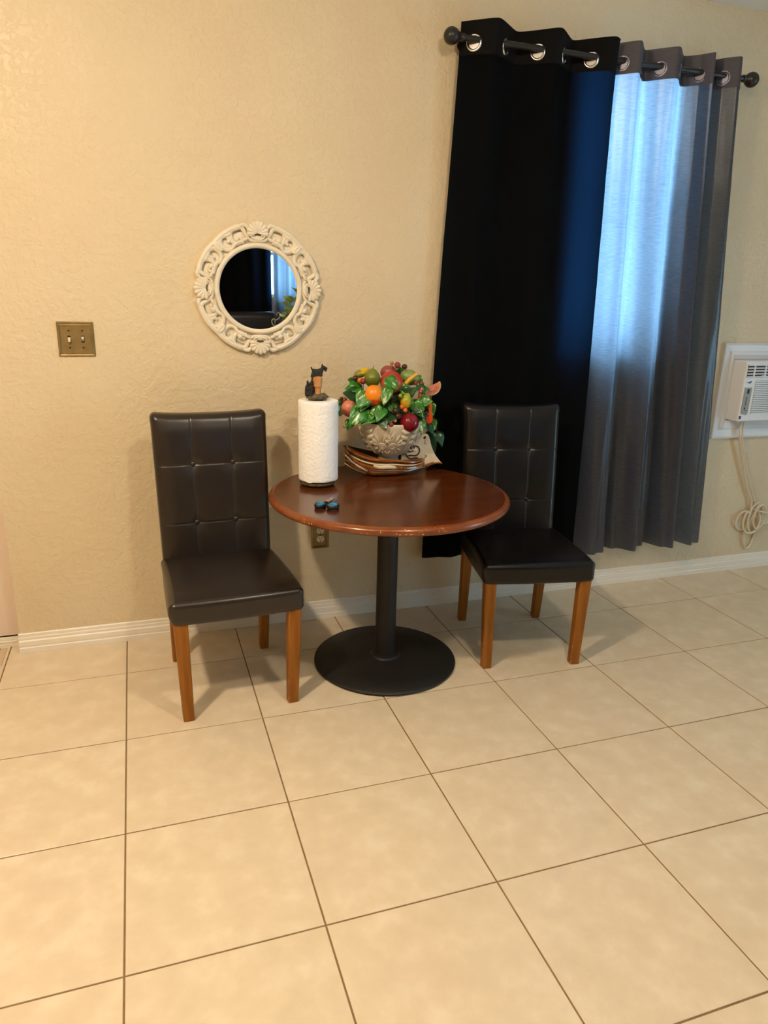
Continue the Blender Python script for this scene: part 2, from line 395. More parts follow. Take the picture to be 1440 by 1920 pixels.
# ------------------------------------------------------------------ pedestal table
TX, TY, TZ = 1.008, -.466, .722
TR = .460
t = thing('pedestal_table', 'round cherry wood cafe table on a black iron pedestal', 'table', (TX,TY,0))
top = MB().lathe([(0,TZ-.0005),(TR-.02,TZ-.0005),(TR-.02,TZ-.028),(0,TZ-.028)], 96).build('table_top', 'cherry', t)
prof = [(TR-.02,TZ-.028)]+[(TR-.014+.014*math.cos(a), TZ-.016+.016*math.sin(a)*(.9)) for a in frange(-PI/2,PI/2,9)]+[(TR-.02,TZ-.0002),(TR-.02,TZ-.028)]
edge = MB().lathe(prof, 128).build('edge_band', 'edge', t)
ch = MB()
for _ in range(26):
    a = R(random.choice((-112,-104,-96,-120,-88,-146,-84))+random.uniform(-4,4)); q = R(random.uniform(-20,70))
    p = Vector(((TR-.014+.0136*math.cos(q))*math.cos(a), (TR-.014+.0136*math.cos(q))*math.sin(a), TZ-.016+.0142*math.sin(q)))
    ch.ball(p, (random.uniform(.0012,.0035),.0012,random.uniform(.0008,.0018)), 6)
ch.build('worn_chip', 'chip', edge)['kind'] = 'stuff'
MB().lathe([(0,.022),(.0415,.022),(.0405,TZ-.05),(.06,TZ-.046),(.11,TZ-.04),(.11,TZ-.0285),(0,TZ-.0285)], 40).build('column', 'iron', t)
MB().lathe([(0,.001),(.283,.001),(.29,.006),(.29,.011),(.284,.0165),(.2,.0205),(.1,.025),(.062,.028),(.058,.034),(.05,.036),(0.042,.037),(0,.037)], 96).build('base_disc', 'iron', t)

# ------------------------------------------------------------------ parsons chairs
SX = .0755; SZ = (.590, .812)
def chair_back():
    w, h, d = .430, .640, .072
    z0 = .36
    xs_ = frange(-.2,.2,31) + [s*SX+e for s in (-1,1) for e in (-.009,-.005,-.0025,0,.0025,.005,.009)]
    zs_ = frange(-.3,.3,45) + [z-z0-h/2+e for z in SZ for e in (-.009,-.005,-.0025,0,.0025,.005,.009)]
    xs_ = sorted(set(round(x,5) for x in xs_)); zs_ = sorted(set(round(x,5) for x in zs_))
    def fn(p):
        x, y, z = p.x, p.y, p.z+h/2+z0
        t = (z-z0)/h
        if y < -d/2+.02 :
            k = 1.0 if y < -d/2+.002 else .5
            dx = min(abs(x-SX), abs(x+SX)); dz = min(abs(z-s) for s in SZ)
            # vertical seams run over the full height, cross seams over the full width
            g = .0020*math.exp(-(dx/.0028)**2) + .0020*math.exp(-(dz/.0028)**2)
            g += .0012*math.exp(-(dx/.02)**2) + .0012*math.exp(-(dz/.02)**2)
            rb = min(math.hypot(x-sx*SX, z-s) for sx in (-1,1) for s in SZ)
            g += .007*math.exp(-(rb/.022)**2)
            e = min(1, (w/2-abs(x))/.05)*min(1, (z0+h-z)/.06)
            puff = .010*max(0,e)
            y += k*(g-puff)
        x *= (.965+.04*t) + (.012*max(0,(t-.93)/.07) if True else 0)
        z += .006*(abs(x)/(w/2))**4*max(0,(t-.9)/.1) - .004*max(0,(t-.95)/.05)*(1-(abs(x)/(w/2))**2)
        y += .203 + (z-.43)*.122 + .03*(t-.5)**2
        return Vector((x,y,z))
    v, f = rbox(w, d, h, .024, xs_, frange(-.01,.01,3), zs_, fn)
    return MB().add(v, f), fn, (w,h,d,z0)
def seat():
    w, d, h = .465, .450, .088
    def fn(p):
        x, y, z = p.x, p.y, p.z
        tb = (y+d/2)/d
        x *= 1-.06*tb
        if z > 0: z += .016*(1-(x/(w/2))**2)*(1-(y/(d/2))**2)*min(1, z/(h/2)) - .004*math.exp(-((y+d/2-.03)/.02)**2)
        if z < -h/2+.03: x *= .99
        if y < -d/2+.03: y -= .010*(1-(x/(w/2))**2)
        x += .003*math.sin(z*50+y*9); 
        return Vector((x, y-.025, z+.412))
    v, f = rbox(w, d, h, .021, frange(-.21,.21,15), frange(-.2,.2,15), frange(-.02,.02,4), fn)
    return MB().add(v, f)
def leg(x, y, xt, yt, s0, s1, ztop):
    v = []
    for (cx,cy,s,z) in ((x,y,s0,.0006),(x*.995+xt*.005,y,s0+.001,.006),(xt,yt,s1,ztop)):
        h = s/2; b = .0035
        v += [(cx+a, cy+c_, z) for a,c_ in ((-h+b,-h),(h-b,-h),(h,-h+b),(h,h-b),(h-b,h),(-h+b,h),(-h,h-b),(-h,-h+b))]
    f = [tuple(reversed(range(8))), tuple(range(16,24))]
    for a in (0,8):
        for i in range(8): j=(i+1)%8; f.append((a+i,a+j,a+8+j,a+8+i))
    return MB().add(v, f)
def make_chair(label, loc, rz, m):
    t = thing('dining_chair', label, 'chair', loc, rz, 'tufted leather dining chairs')
    bk, fn, (w,h,d,z0) = chair_back()
    o = bk.build('backrest', m, t, angle=60)
    for sx in (-1,1):
        for z in SZ:
            c = fn(Vector((sx*SX, -d/2, z-z0-h/2)))
            MB().ball((c.x, c.y-.001, c.z), (.0115,.008,.0115), 14).build('button', m, o)
    seat().build('seat', m, t, angle=60)
    for sx in (-1,1):
        l = leg(sx*.187,-.222,sx*.196,-.221,.037,.046,.374).build('leg', 'oak', t, smooth=False)
        sc = MB()
        for k in range(16):
            z = random.uniform(.004,.2)**1.3
            ex = .0175+.0035*z/.37
            sc.ball((sx*.187+random.choice((-1,1))*ex+sx*.009*z/.37, -.222-ex+.002, z), (.0022,.0022,random.uniform(.003,.012)), 6)
        sc.build('scuff', 'scuff', l)['kind'] = 'stuff'
        leg(sx*.178,.222,sx*.180,.190,.034,.044,.374).build('leg', 'oak', t, smooth=False)
    return t
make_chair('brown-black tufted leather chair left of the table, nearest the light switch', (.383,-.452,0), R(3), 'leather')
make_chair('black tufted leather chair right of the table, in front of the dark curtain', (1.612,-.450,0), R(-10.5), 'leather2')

# ------------------------------------------------------------------ switch and outlet
def plate_stack(t, w, h):
    """stepped, bevelled frame of a metal wall plate; the room is at -y"""
    def ring(a0, y0, a1, y1):
        v = []
        for a, y in ((a0,y0),(a1,y1)):
            v += [(-w/2+a,y,-h/2+a),(w/2-a,y,-h/2+a),(w/2-a,y,h/2-a),(-w/2+a,y,h/2-a)]
        return v, [(i,(i+1)%4,4+(i+1)%4,4+i) for i in range(4)]
    fm = MB()
    for a in ((0,0,.0005,-.005),(.0005,-.005,.004,-.0085),(.004,-.0085,.008,-.0065),(.008,-.0065,.0085,-.0048),(.0085,-.0048,.012,-.0066),(.012,-.0066,.0125,-.0046),(.0125,-.0046,.016,-.0046),(.016,-.0046,.0163,-.0032)):
        fm.add(*ring(*a))
    fm.build('frame', 'brass', t, smooth=False)
    MB().box(-w/2+.0155,w/2-.0155,-.0036,0,-h/2+.0155,h/2-.0155).build('plate', 'brass', t, smooth=False)
t = thing('light_switch', 'antique brass double light switch plate on the left wall', 'light switch', (-.087,0,1.256))
plate_stack(t, .128, .126)
for k, sx in enumerate((-.0235,.0235)):
    MB().box(-.0055,.0055,-.0042,-.0035,-.0125,.0125).build('toggle_slot', 'gap', t, smooth=False, loc=(sx,0,0))
    up = -1 if k == 0 else 1
    MB().add([(-.0045,0,-.007),(.0045,0,-.007),(.0045,0,.007),(-.0045,0,.007),(-.0038,-.013,up*.006-.004),(.0038,-.013,up*.006-.004),(.0038,-.013,up*.006+.004),(-.0038,-.013,up*.006+.004)],
        [(3,2,1,0),(4,5,6,7),(0,1,5,4),(1,2,6,5),(2,3,7,6),(3,0,4,7)]).build('toggle', 'ivory', t, smooth=False, loc=(sx,-.0038,0))
    for sz in (-.031,.031):
        MB().lathe([(0,.0012),(.003,.001),(.0035,0),(0,0)], 12, Matrix.Rotation(PI/2,4,'X')).build('screw', 'screw', t, loc=(sx,-.0036,sz))
t = thing('wall_outlet', 'brass framed white power outlet low on the wall below the table', 'outlet', (.848,0,.405))
plate_stack(t, .080, .126)
for sz in (.0195,-.0195):
    poly = [(.0172*math.cos(a), max(-.0135,min(.0135,.0172*math.sin(a)))) for a in frange(0,2*PI,25)[:-1]]
    rc = MB().prism(poly, -.006, -.003).build('receptacle', 'ivory', t, smooth=False, loc=(0,0,sz))
    for sx, hh in ((-.0065,.0045),(.0065,.0038)): MB().box(sx-.0012,sx+.0012,-.0064,-.0058,.001,.001+2*hh).build('slot', 'gap', rc, smooth=False)
    MB().lathe([(0,.0004),(.0025,.0004),(.0025,-.0002),(0,-.0002)], 12, Matrix.Translation((0,-.006,-.007))@Matrix.Rotation(PI/2,4,'X')).build('ground_hole', 'gap', rc)
MB().lathe([(0,.0014),(.0025,.001),(.003,0),(0,0)], 12, Matrix.Rotation(PI/2,4,'X')).build('screw', 'screw', t, loc=(0,-.0036,0))

# ------------------------------------------------------------------ round mirror in carved frame
MX, MZ, MR = .598, 1.451, .2465
t = thing('round_mirror', 'round wall mirror in a carved cream frame with shells and scrolls', 'mirror', (MX,-.001,MZ))
RX = Matrix.Rotation(PI/2, 4, 'X')      # lathe axis z -> -y
MB().lathe([(0,.001),(.157,.001),(.157,.012),(0,.012)], 96, RX).build('mirror_glass', 'mirror', t)
MB().lathe([(.1525,.0),(.1525,.0135),(.155,.019),(.160,.0225),(.166,.0225),(.1705,.019),(.173,.012),(.174,.0)], 96, RX).build('inner_ring', 'resin', t)
SCROLLS = [  # normalised to the frame radius, for the half octant right of the top shell; width, taper
 ([(.027,.720),(.124,.745),(.192,.822),(.230,.890),(.300,.922),(.382,.890),(.428,.815),(.408,.722),(.335,.672),(.258,.702),(.262,.762),(.312,.755)], .040, .55),
 ([(.372,.612),(.463,.572),(.544,.606),(.590,.680),(.562,.756),(.484,.772),(.447,.720),(.470,.680)], .040, .6),
 ([(.270,.915),(.345,.900),(.440,.855),(.530,.800),(.610,.735),(.672,.672)], .046, .8),
 ([(.140,.895),(.190,.945),(.245,.945),(.310,.915)], .034, .5),
 ([(.400,.860),(.450,.800),(.520,.775),(.560,.790)], .034, .5),
 ([(.215,.700),(.290,.700),(.360,.655),(.395,.600)], .034, .6),
 ([(.560,.560),(.620,.590),(.655,.640),(.640,.690)], .036, .6),
 ([(.300,.760),(.330,.730),(.350,.700)], .038, .4),
 ([(.160,.760),(.205,.735),(.250,.715)], .026, .4)]
for q in range(4):
    rot = Matrix.Rotation(q*PI/2, 4, 'Y')
    for side in (1,-1):
        mb = MB()
        for si, (pts, wd, tp) in enumerate(SCROLLS):
            P = smooth_path([(side*x*MR, -.010 - .0012*si, z*MR) for x,z in pts], 5)
            n = len(P); rr = [wd*MR*(tp+(1-tp)*math.sin(PI*min(1,(i+1.5)/(n+1)))) for i in range(n)]
            mb.tube(P, rr, 8, flat=(1.0,1.0), up=(0,1,0), M=rot)
        mb.build('scroll_carving', 'resin', t)
    # scallop shell: ridged fan
    v = []; f = []; na, nr = 57, 8
    for i in range(na):
        a = R(-112+224*i/(na-1)); lobe = abs(math.cos(7.5*(a)))
        for k in range(nr):
            u = k/(nr-1)
            rad = u*(.0375+.0030*lobe*u)*(1+.10*math.cos(a))
            x = rad*math.sin(a)*1.04; z = .740*MR + .024 + rad*math.cos(a)
            y = -(.012 + .011*(1-1.4*(u-.5)**2) + .0045*lobe*u)
            v.append((x,y,z))
    for i in range(na-1):
        for k in range(nr-1): f.append((i*nr+k,(i+1)*nr+k,(i+1)*nr+k+1,i*nr+k+1))
    n0 = len(v); v += [(p[0],-.002,p[2]) for p in v[:n0]]
    for i in range(na-1):
        f.append((i*nr+nr-1,(i+1)*nr+nr-1,n0+(i+1)*nr+nr-1,n0+i*nr+nr-1))
        f.append(tuple(reversed((n0+i*nr,n0+(i+1)*nr,n0+(i+1)*nr+nr-1,n0+i*nr+nr-1))))
    sh = MB().add(v, f, rot)
    for s in (1,-1):
        sh.tube(smooth_path([(0,-.016,.735*MR),(s*.010,-.018,.75*MR),(s*.021,-.018,.765*MR),(s*.026,-.017,.80*MR),(s*.019,-.017,.815*MR),(s*.015,-.017,.79*MR)],5), .0042, 7, up=(0,1,0), M=rot)
    sh.ball((0,-.012,.752*MR), (.024,.009,.013), 16, M=rot)
    sh.build('shell_carving', 'resin', t, angle=70)
# thin backing annulus that joins the carving to the ring
MB().lathe([(.170,.0005),(.218,.0005),(.220,.003),(.218,.0045),(.170,.0045),(.170,.0005)], 96, RX).build('backing_plate', 'resin', t)

# ------------------------------------------------------------------ curtain rod and curtains
RY, RZ = -.09, 2.386
GZ = RZ-.0095          # the rings hang on the rod, so their centres sit a little lower
t = thing('curtain_rod', 'black curtain rod with ball ends above the window by the table', 'curtain rod', (0,0,RZ))
MB().tube([(1.385,RY,0),(2.725,RY,0)], .0115, 20).build('rod', 'rod', t)
for x, s in ((1.385,-1),(2.725,1)):
    pr = [(0,-.004),(.0135,-.004),(.0155,.002),(.0135,.008),(.0105,.012),(.014,.016),(.0185,.019),(.0145,.023)]+[(.031*math.cos(a), .048+.031*math.sin(a)) for a in frange(-1.05,PI/2,14)]
    pr[-1] = (0, pr[-1][1])
    MB().lathe(pr, 28, Matrix.Translation((x,RY,0)) @ Matrix.Rotation(s*PI/2,4,'Y')).build('finial', 'rod', t)
for x in (1.42,2.69):
    MB().tube([(x,-.0005,0),(x,RY+.004,0)], .007, 12).tube([(x-.0001,-.0005,0),(x,-.006,0)], .022, 16).build('bracket', 'rod', t)
def curtain(name, label, cross, xl, xr, bl, br, ztop, zbot, m, mh, A, seed, phase_end, ym=-.058, ab=.034, crease=.004, kp=.7, ring='chrome'):
    """grommet curtain: 'cross' are the x of the rings on the faces that look left; folds follow from them"""
    t = thing(name, label, 'curtain', (0,0,0))
    rnd = random.Random(seed)
    # phase as function of x: 0 at first ring, 2 pi per ring
    xsn = [xl]+list(cross)+[xr]
    per0 = cross[1]-cross[0]
    ph = [-(cross[0]-xl)/per0*2*PI]+[2*PI*i for i in range(len(cross))]+[2*PI*(len(cross)-1)+phase_end]
    def inv(q):
        for i in range(len(ph)-1):
            if q <= ph[i+1] or i == len(ph)-2:
                return xsn[i]+(xsn[i+1]-xsn[i])*(q-ph[i])/(ph[i+1]-ph[i])
    def wave(q):      # rounded zigzag
        s = math.sin(q); return (2/PI)*math.asin(.94*s)*1.12
    def pt(q, z):
        xt = inv(q); u = (xt-xl)/(xr-xl)
        s = max(0,min(1,(ztop-z)/(ztop-zbot))); xb = bl+(br-bl)*u
        x = xt+(xb-xt)*s
        k = s**kp
        amp = A*(1-k)+ab*k
        q2 = q + .5*math.sin(1.7*q+seed)*k
        y = (RY*(1-k)+ym*k) - amp*(wave(q)*(1-.6*k) + wave(q2)*.6*k) + .006*k*math.sin(q*.37+z*3+seed) + crease*k*math.sin(2.63*q+1.3*z+seed*2)
        x += .008*k*math.sin(q*.9+z*2.2+seed)
        y += .0025*noise.noise(Vector((x*9,z*7,seed)))*min(1,s*6)
        return Vector((x, min(y,-.008), z))
    NQ = int((ph[-1]-ph[0])/(2*PI)*84)
    qs = frange(ph[0], ph[-1], NQ)
    zt = frange(ztop, ztop-.13, 44)[:-1]; zb = frange(ztop-.13, zbot, 90)
    zs_ = zt+zb
    rings = [k*PI for k in range(int(math.ceil(ph[0]/PI)), int(ph[-1]/PI)+1)]
    rings = [q for q in rings if ph[0]+.3 < q < ph[-1]-.25]
    RC = [pt(q, GZ) for q in rings]
    def sheet(zlist, off, thick):
        v = []; f = []
        for z in zlist:
            for i,q in enumerate(qs):
                p = pt(q,z)
                if off:
                    e = 1e-3; d = pt(q+e,z)-pt(q-e,z); n = Vector((d.y,-d.x,0)).normalized(); p = p+n*off
                v.append(p)
        n = len(qs)
        for r_ in range(len(zlist)-1):
            for i in range(n-1):
                ids = (r_*n+i, r_*n+i+1, (r_+1)*n+i+1, (r_+1)*n+i)
                cc = (v[ids[0]]+v[ids[2]])/2
                if zlist[r_] > RZ-.05 and any((cc-c).length < .0225 for c in RC): continue
                f.append(tuple(reversed(ids)))
        return MB().add(v, f)
    o = sheet(zs_, 0, 0).build('panel', m, t, angle=180)
    hd = [z for z in zs_ if z >= ztop-.115]
    hb = MB(); s1 = sheet(hd, .0022, 0); s2 = sheet(hd, -.0022, 0); hb.add(s1.v, s1.f); hb.add(s2.v, s2.f)
    hb.build('header_band', mh, t, angle=180)
    for q, c in zip(rings, RC):
        d = pt(q+.01,GZ)-pt(q-.01,GZ); d.z = 0; d.normalize()
        nrm = Vector((d.y,-d.x,0))
        M = Matrix.Translation(c) @ Matrix((( d.x,0,nrm.x,0),(d.y,0,nrm.y,0),(0,1,0,0),(0,0,0,1)))
        pr = [(.0262+.0052*math.cos(a), .0045*math.sin(a)) for a in frange(0,2*PI,11)]
        MB().lathe(pr, 32, M).build('grommet', ring, t)
    return t
curtain('blackout_curtain', 'black blackout curtain panel hanging left on the rod behind the chair', (1.435,1.711,1.956), 1.391, 2.062, 1.325, 2.150, 2.450, .262, 'cblack', 'cblackhead', .060, 3, PI*.78, ym=-.044, ab=.018, crease=.003, kp=.45)
curtain('grey_curtain', 'charcoal grey curtain panel glowing blue with daylight on the right', (2.100,2.285,2.490,2.612), 2.060, 2.700, 2.135, 2.885, 2.452, .222, 'cgrey', 'chead', .052, 11, PI*.95, ym=-.078, ab=.056, crease=.014, ring='chrome_shade')

# ------------------------------------------------------------------ wall air conditioner
AX, AZ0, AZ1 = 3.014, .862, 1.168
t = thing('air_conditioner', 'white wall air conditioner unit in a framed opening at the right edge', 'air conditioner', (0,0,0))
AW = .50; AY = -.092
v, f = rbox(AW, abs(AY)-.001, AZ1-AZ0, .008, (), (), ())
M = Matrix.Translation((AX+AW/2, AY/2-.0005, (AZ0+AZ1)/2))
body = MB().add(v, f, M).build('housing', 'wplastic', t)
# mitred surround, four boards
o0, o1, p0, p1 = 2.936, AX+AW+.085, .762, 1.250
i0, i1, j0, j1 = AX-.001, AX+AW+.001, AZ0-.006, AZ1+.002
prf = [(0,0),(0,.017),(.06,.020),(.12,.014),(.5,.012),(.56,.019),(.72,.022),(.86,.016),(1,.013),(1,0)]
def board(a, b_, c_, d):
    v = []; n = len(prf)
    for (o, i) in ((a,c_),(b_,d)):
        for u, y in prf: v.append((o[0]+(i[0]-o[0])*u, -y-.0004, o[1]+(i[1]-o[1])*u))
    f = [tuple(range(n)), tuple(reversed(range(n,2*n)))]+[((k+1)%n,k,n+k,n+(k+1)%n) for k in range(n)]
    MB().add(v, f).build('surround_board', 'wplastic', t, smooth=False)
g = .0005
board((o0,p0+g),(o0,p1-g),(i0,j0+g),(i0,j1-g)); board((o1,p0+g),(o1,p1-g),(i1,j0+g),(i1,j1-g))
board((o0+g,p0),(o1-g,p0),(i0+g,j0),(i1-g,j0)); board((o0+g,p1),(o1-g,p1),(i0+g,j1),(i1-g,j1))
# front face details
yf = AY
vent = MB().box(AX+.012,AX+AW-.02,yf-.002,yf+.001,1.086,1.150).build('vent_recess', 'wdark', t, smooth=False)
for k in range(5): MB().box(AX+.012,AX+AW-.02,yf-.006,yf-.0015,1.0875+k*.0145,1.0875+k*.0145+.0055).build('vent_louvre', 'wplastic', vent, smooth=False)
for k in range(6): MB().box(AX+.050+k*.07,AX+.056+k*.07,yf-.0075,yf-.0015,1.086,1.150).build('vent_divider', 'wplastic', vent, smooth=False)
MB().box(AX+.10,AX+.125,yf-.014,yf-.006,1.094,1.098).build('vent_tab', 'wplastic', vent, smooth=False)
gr = MB().box(AX+.075,AX+AW-.02,yf-.001,yf+.001,.902,1.070).build('intake_recess', 'panelgrey', t, smooth=False)
for k in range(18): MB().box(AX+.075,AX+AW-.02,yf-.006,yf-.0008,.9025+k*.0094,.9025+k*.0094+.0056).build('intake_slat', 'wplastic', gr, smooth=False)
cp = MB().prism([(AX+.016,.902),(AX+.050,.896),(AX+.056,.91),(AX+.058,1.036),(AX+.014,1.036),(AX+.012,.912)], yf-.003, yf+.001).build('control_panel', 'panelgrey', t, smooth=False)
MB().box(AX+.030,AX+.044,yf-.0036,yf-.0028,1.006,1.028).build('display', 'black', cp, smooth=False)
MB().box(AX+.026,AX+.034,yf-.0036,yf-.0028,.926,.936).build('button', 'black', cp, smooth=False)
MB().box(AX+.038,AX+.042,yf-.0036,yf-.0028,.918,.923).build('button', 'black', cp, smooth=False)
MB().box(AX+.030,AX+.034,yf-.0036,yf-.0028,.945,.99).build('button_strip', 'wdark', cp, smooth=False)
MB().prism([(AX+.014,1.062),(AX+.032,1.0585),(AX+.040,1.056),(AX+.048,1.061),(AX+.050,1.068),(AX+.047,1.0705),(AX+.043,1.067),(AX+.036,1.064)], yf-.0012, yf+.001).build('emblem', 'navy', t, smooth=False)
MB().box(AX+.006,AX+.020,yf-.0012,yf+.001,.876,.892).build('sticker', 'navy', t, smooth=False)
# its power cord, tied in a loose coil
t2 = MB()
cpth = [(3.085,-.05,.868),(3.09,-.042,.82),(3.115,-.034,.75),(3.17,-.028,.62),(3.235,-.022,.48),(3.282,-.02,.405)]
t2.tube(smooth_path(cpth,8), .0055, 8)
loops = []
for (cx,cz,rx,rz,a0,yy) in ((3.252,.290,.052,.055,.6,-.016),(3.325,.300,.050,.085,1.4,-.022),(3.318,.235,.040,.115,1.2,-.012),(3.300,.285,.062,.07,2.2,-.028),(3.345,.31,.042,.07,.3,-.034)):
    loops += [(cx+rx*math.cos(a0+a), yy-.004*math.sin(a), cz+rz*math.sin(a0+a)) for a in frange(0,2*PI,11)[:-1]]
t2.tube(smooth_path([(3.282,-.02,.405)]+loops+[(3.36,-.02,.26),(3.45,-.018,.265),(3.62,-.016,.27),(3.9,-.016,.30)],5), .0055, 8)
t2.tube(smooth_path([(3.296,-.028,.40),(3.20,-.030,.58),(3.13,-.034,.75),(3.10,-.05,.868)],8), .0048, 8)
tag(t2.build('power_cord', 'cord'), 'ivory power cord looped in a tangle below the air conditioner', 'cord')

# ------------------------------------------------------------------ paper towel on its holder
HX, HY = .768, -.300
t = thing('paper_towel_holder', 'scottie dog paper towel holder with rocky base on the table', 'towel holder', (HX,HY,TZ))
def rocky(p, amp=.1, sc=3): n = noise.noise(p*sc); return p*(1+amp*n)
MB().ball((-.004,0,.0118), (.070,.070,.0115), 40, fn=lambda p: Vector((p.x,p.y,max(-1,min(1,p.z*1.6))))*(1+.05*noise.noise(p*6))).build('base', 'barkbase', t)
MB().tube([(0,0,.018),(0,0,.34)], .008, 12).build('post', 'bollard', t)
rk = MB().ball((-.004,0,.344), (.044,.036,.013), 28, fn=lambda p: Vector((p.x*(1+.18*noise.noise(p*2.3+Vector((3,1,2)))), p.y, max(-.8,p.z)+.28*noise.noise(p*3.1)))).build('rock', 'rock', t)
MB().lathe([(0,.350),(.0122,.350),(.0120,.366),(.0120,.383),(.0158,.3835),(.0160,.388),(.0148,.394),(.0168,.405),(.0178,.412),(.0162,.4185),(.010,.4225),(0,.423)], 28, Matrix.Translation((-.004,-.008,0))).build('bollard', 'bollard', t)
def scottie(name, loc, rz, s, head=True, seated=False):
    d = MB()
    d.ball((0,0,.018), (.022,.0115,.0125), 16)
    d.ball((.010,0,.022), (.012,.011,.011), 16); d.ball((-.014,0,.020), (.010,.0105,.011), 16)
    for x in (-.015,.014):
        for y in (-.006,.006): d.tube([(x,y,.018),(x,y,.0005)], [.0050,.0045], 8)
    d.box(-.021,.020,-.0095,.0095,.003,.016)
    d.tube([(-.020,0,.024),(-.026,0,.034),(-.027,0,.039)], [.0042,.003,.0015], 8)
    d.tube([(.014,0,.024),(.020,0,.033)], [.0095,.0075], 10)
    d.ball((.022,0,.037), (.0085,.0075,.008), 14)
    d.tube([(.022,0,.037),(.034,0,.0325),(.0385,0,.0315)], [.0068,.0058,.0045], 10)
    d.ball((.032,0,.0270), (.006,.0052,.0075), 10); d.ball((.039,0,.0335), (.0018,.002,.0018), 8)
    for y in (-.0045,.0045): d.tube([(.019,y,.042),(.0185,y*1.15,.053)], [.0042,.0006], 8)
    o = d.build(name, 'dog', t, loc=loc, rot=(0,0,rz)); o.scale = (s,s,s)
    md = o.modifiers.new('fuse', 'REMESH'); md.mode = 'VOXEL'; md.voxel_size = .0011; md.use_smooth_shade = True
    return o
scottie('scottie_dog', (-.004,-.008,.4215), R(-12), .92)
scottie('scottie_dog', (-.024,.012,.347), R(58), 1.6)
rl = MB().lathe([(.0205,0),(.0745,0),(.0765,.002)]+[(.0767+.0004*math.sin(z*90),z) for z in frange(.006,.302,18)]+[(.0752,.3075),(.0205,.3075),(.0205,0)], 72)
ro = rl.build('paper_towel_roll', 'paper', angle=50, loc=(HX,HY,TZ+.0235))
tag(ro, 'white embossed paper towel roll standing on the table', 'paper towel')
MB().lathe([(.0195,.0005),(.0204,.0005),(.0204,.307),(.0195,.307),(.0195,.0005)], 32).build('core_tube', 'card', ro)
MB().add([(.0772*math.cos(a), .0772*math.sin(a), z+(.003*math.sin(a*9) if z < .05 else 0)) for a in frange(R(-150),R(-118),9) for z in (.0015,.305)],
    [(2*i,2*i+2,2*i+3,2*i+1) for i in range(8)]).build('loose_sheet', 'paper', ro)

# ------------------------------------------------------------------ scissors
t = thing('scissors', 'small scissors with blue-lined black handles lying on the table', 'scissors', (.733,-.575,TZ))
def ring(cx, cy, rx, ry, rot):
    return [(cx+rx*math.cos(a)*math.cos(rot)-ry*math.sin(a)*math.sin(rot), cy+rx*math.cos(a)*math.sin(rot)+ry*math.sin(a)*math.cos(rot), .0085) for a in frange(0,2*PI,33)[:-1]]
for (cx,cy,rx,ry,ro_) in ((-.034,-.040,.017,.023,R(-25)),(.006,-.062,.0185,.023,R(-30))):
    h = MB(); h.tube(ring(cx,cy,rx,ry,ro_), .0062, 10, closed=True, flat=(1.2,.62), up=(0,0,1))
    h.tube([(cx+.010,cy+.018,.0085),(cx*.4,cy*.3,.007),(0,0,.0065)], [.0050,.0055,.005], 8, flat=(.9,1))
    o = h.build('handle', 'black', t)
    MB().tube(ring(cx,cy,rx-.0036,ry-.0036,ro_), .0045, 8, closed=True, flat=(1.75,.42), up=(0,0,1)).build('grip_lining', 'blue', o)
for s in (-1,1):
    d = Vector((.062,.084,0)).normalized(); n = Vector((-d.y,d.x,0))
    a = -s*.10
    d2 = Vector((d.x*math.cos(a)-d.y*math.sin(a), d.x*math.sin(a)+d.y*math.cos(a),0)); n2 = Vector((-d2.y,d2.x,0))*s
    z = .0055 if s < 0 else .0072
    pts = [d2*-.012-n2*.005, d2*.02-n2*.006, d2*.095, d2*.094+n2*.001, d2*.02+n2*.004, d2*-.012+n2*.004]
    v = [(p.x,p.y,z) for p in pts]+[(p.x,p.y,z+.0014) for p in pts]
    MB().add(v, [tuple(range(6)), tuple(range(6,12))]+[(i,(i+1)%6,6+(i+1)%6,6+i) for i in range(6)]).build('blade', 'blade', t, smooth=False)
MB().lathe([(0,.0115),(.005,.011),(.0062,.009),(.0062,.006),(0,.006)], 16).build('pivot_cap', 'red', t, loc=(.012,.016,0))

# ------------------------------------------------------------------ glazed dish under the bowl
t = thing('glazed_dish', 'brown and cream glazed long dish with a pierced tail under the fruit bowl', 'dish', (1.085,-.185,TZ))
DA, DB = .172, .088
def hull(u, a):      # u along the length (-1..1), a angle 0 (front rim) .. pi (back rim) through the bottom
    wv = math.sqrt(max(0,1-(abs(u)**2.2)))
    rim = .072 + .048*max(0,-u)**1.6 - .012*max(0,u)
    keel = .002 + .055*max(0,-u-.25)**1.5 + .035*max(0,u-.2)**1.6
    y = -DB*wv*math.cos(a); z = rim - (rim-keel)*max(0,math.sin(a))**.75
    return Vector((u*DA - .004, y, z))
v = []; f = []; nu, na = 33, 21
for layer in (0,1):
    for i in range(nu):
        for k in range(na):
            p = hull(-1+2*i/(nu-1)*.9985+.0007, PI*k/(na-1))
            if layer: p = Vector((p.x*.965, p.y*.94, p.z+.004))
            v.append(p)
N1 = nu*na
for i in range(nu-1):
    for k in range(na-1):
        f.append((i*na+k,(i+1)*na+k,(i+1)*na+k+1,i*na+k+1))
        f.append(tuple(reversed((N1+i*na+k,N1+(i+1)*na+k,N1+(i+1)*na+k+1,N1+i*na+k+1))))
    for k in (0,na-1): f.append((i*na+k,(i+1)*na+k,N1+(i+1)*na+k,N1+i*na+k))
MB().add(v, f).build('dish_shell', 'glazedark', t)
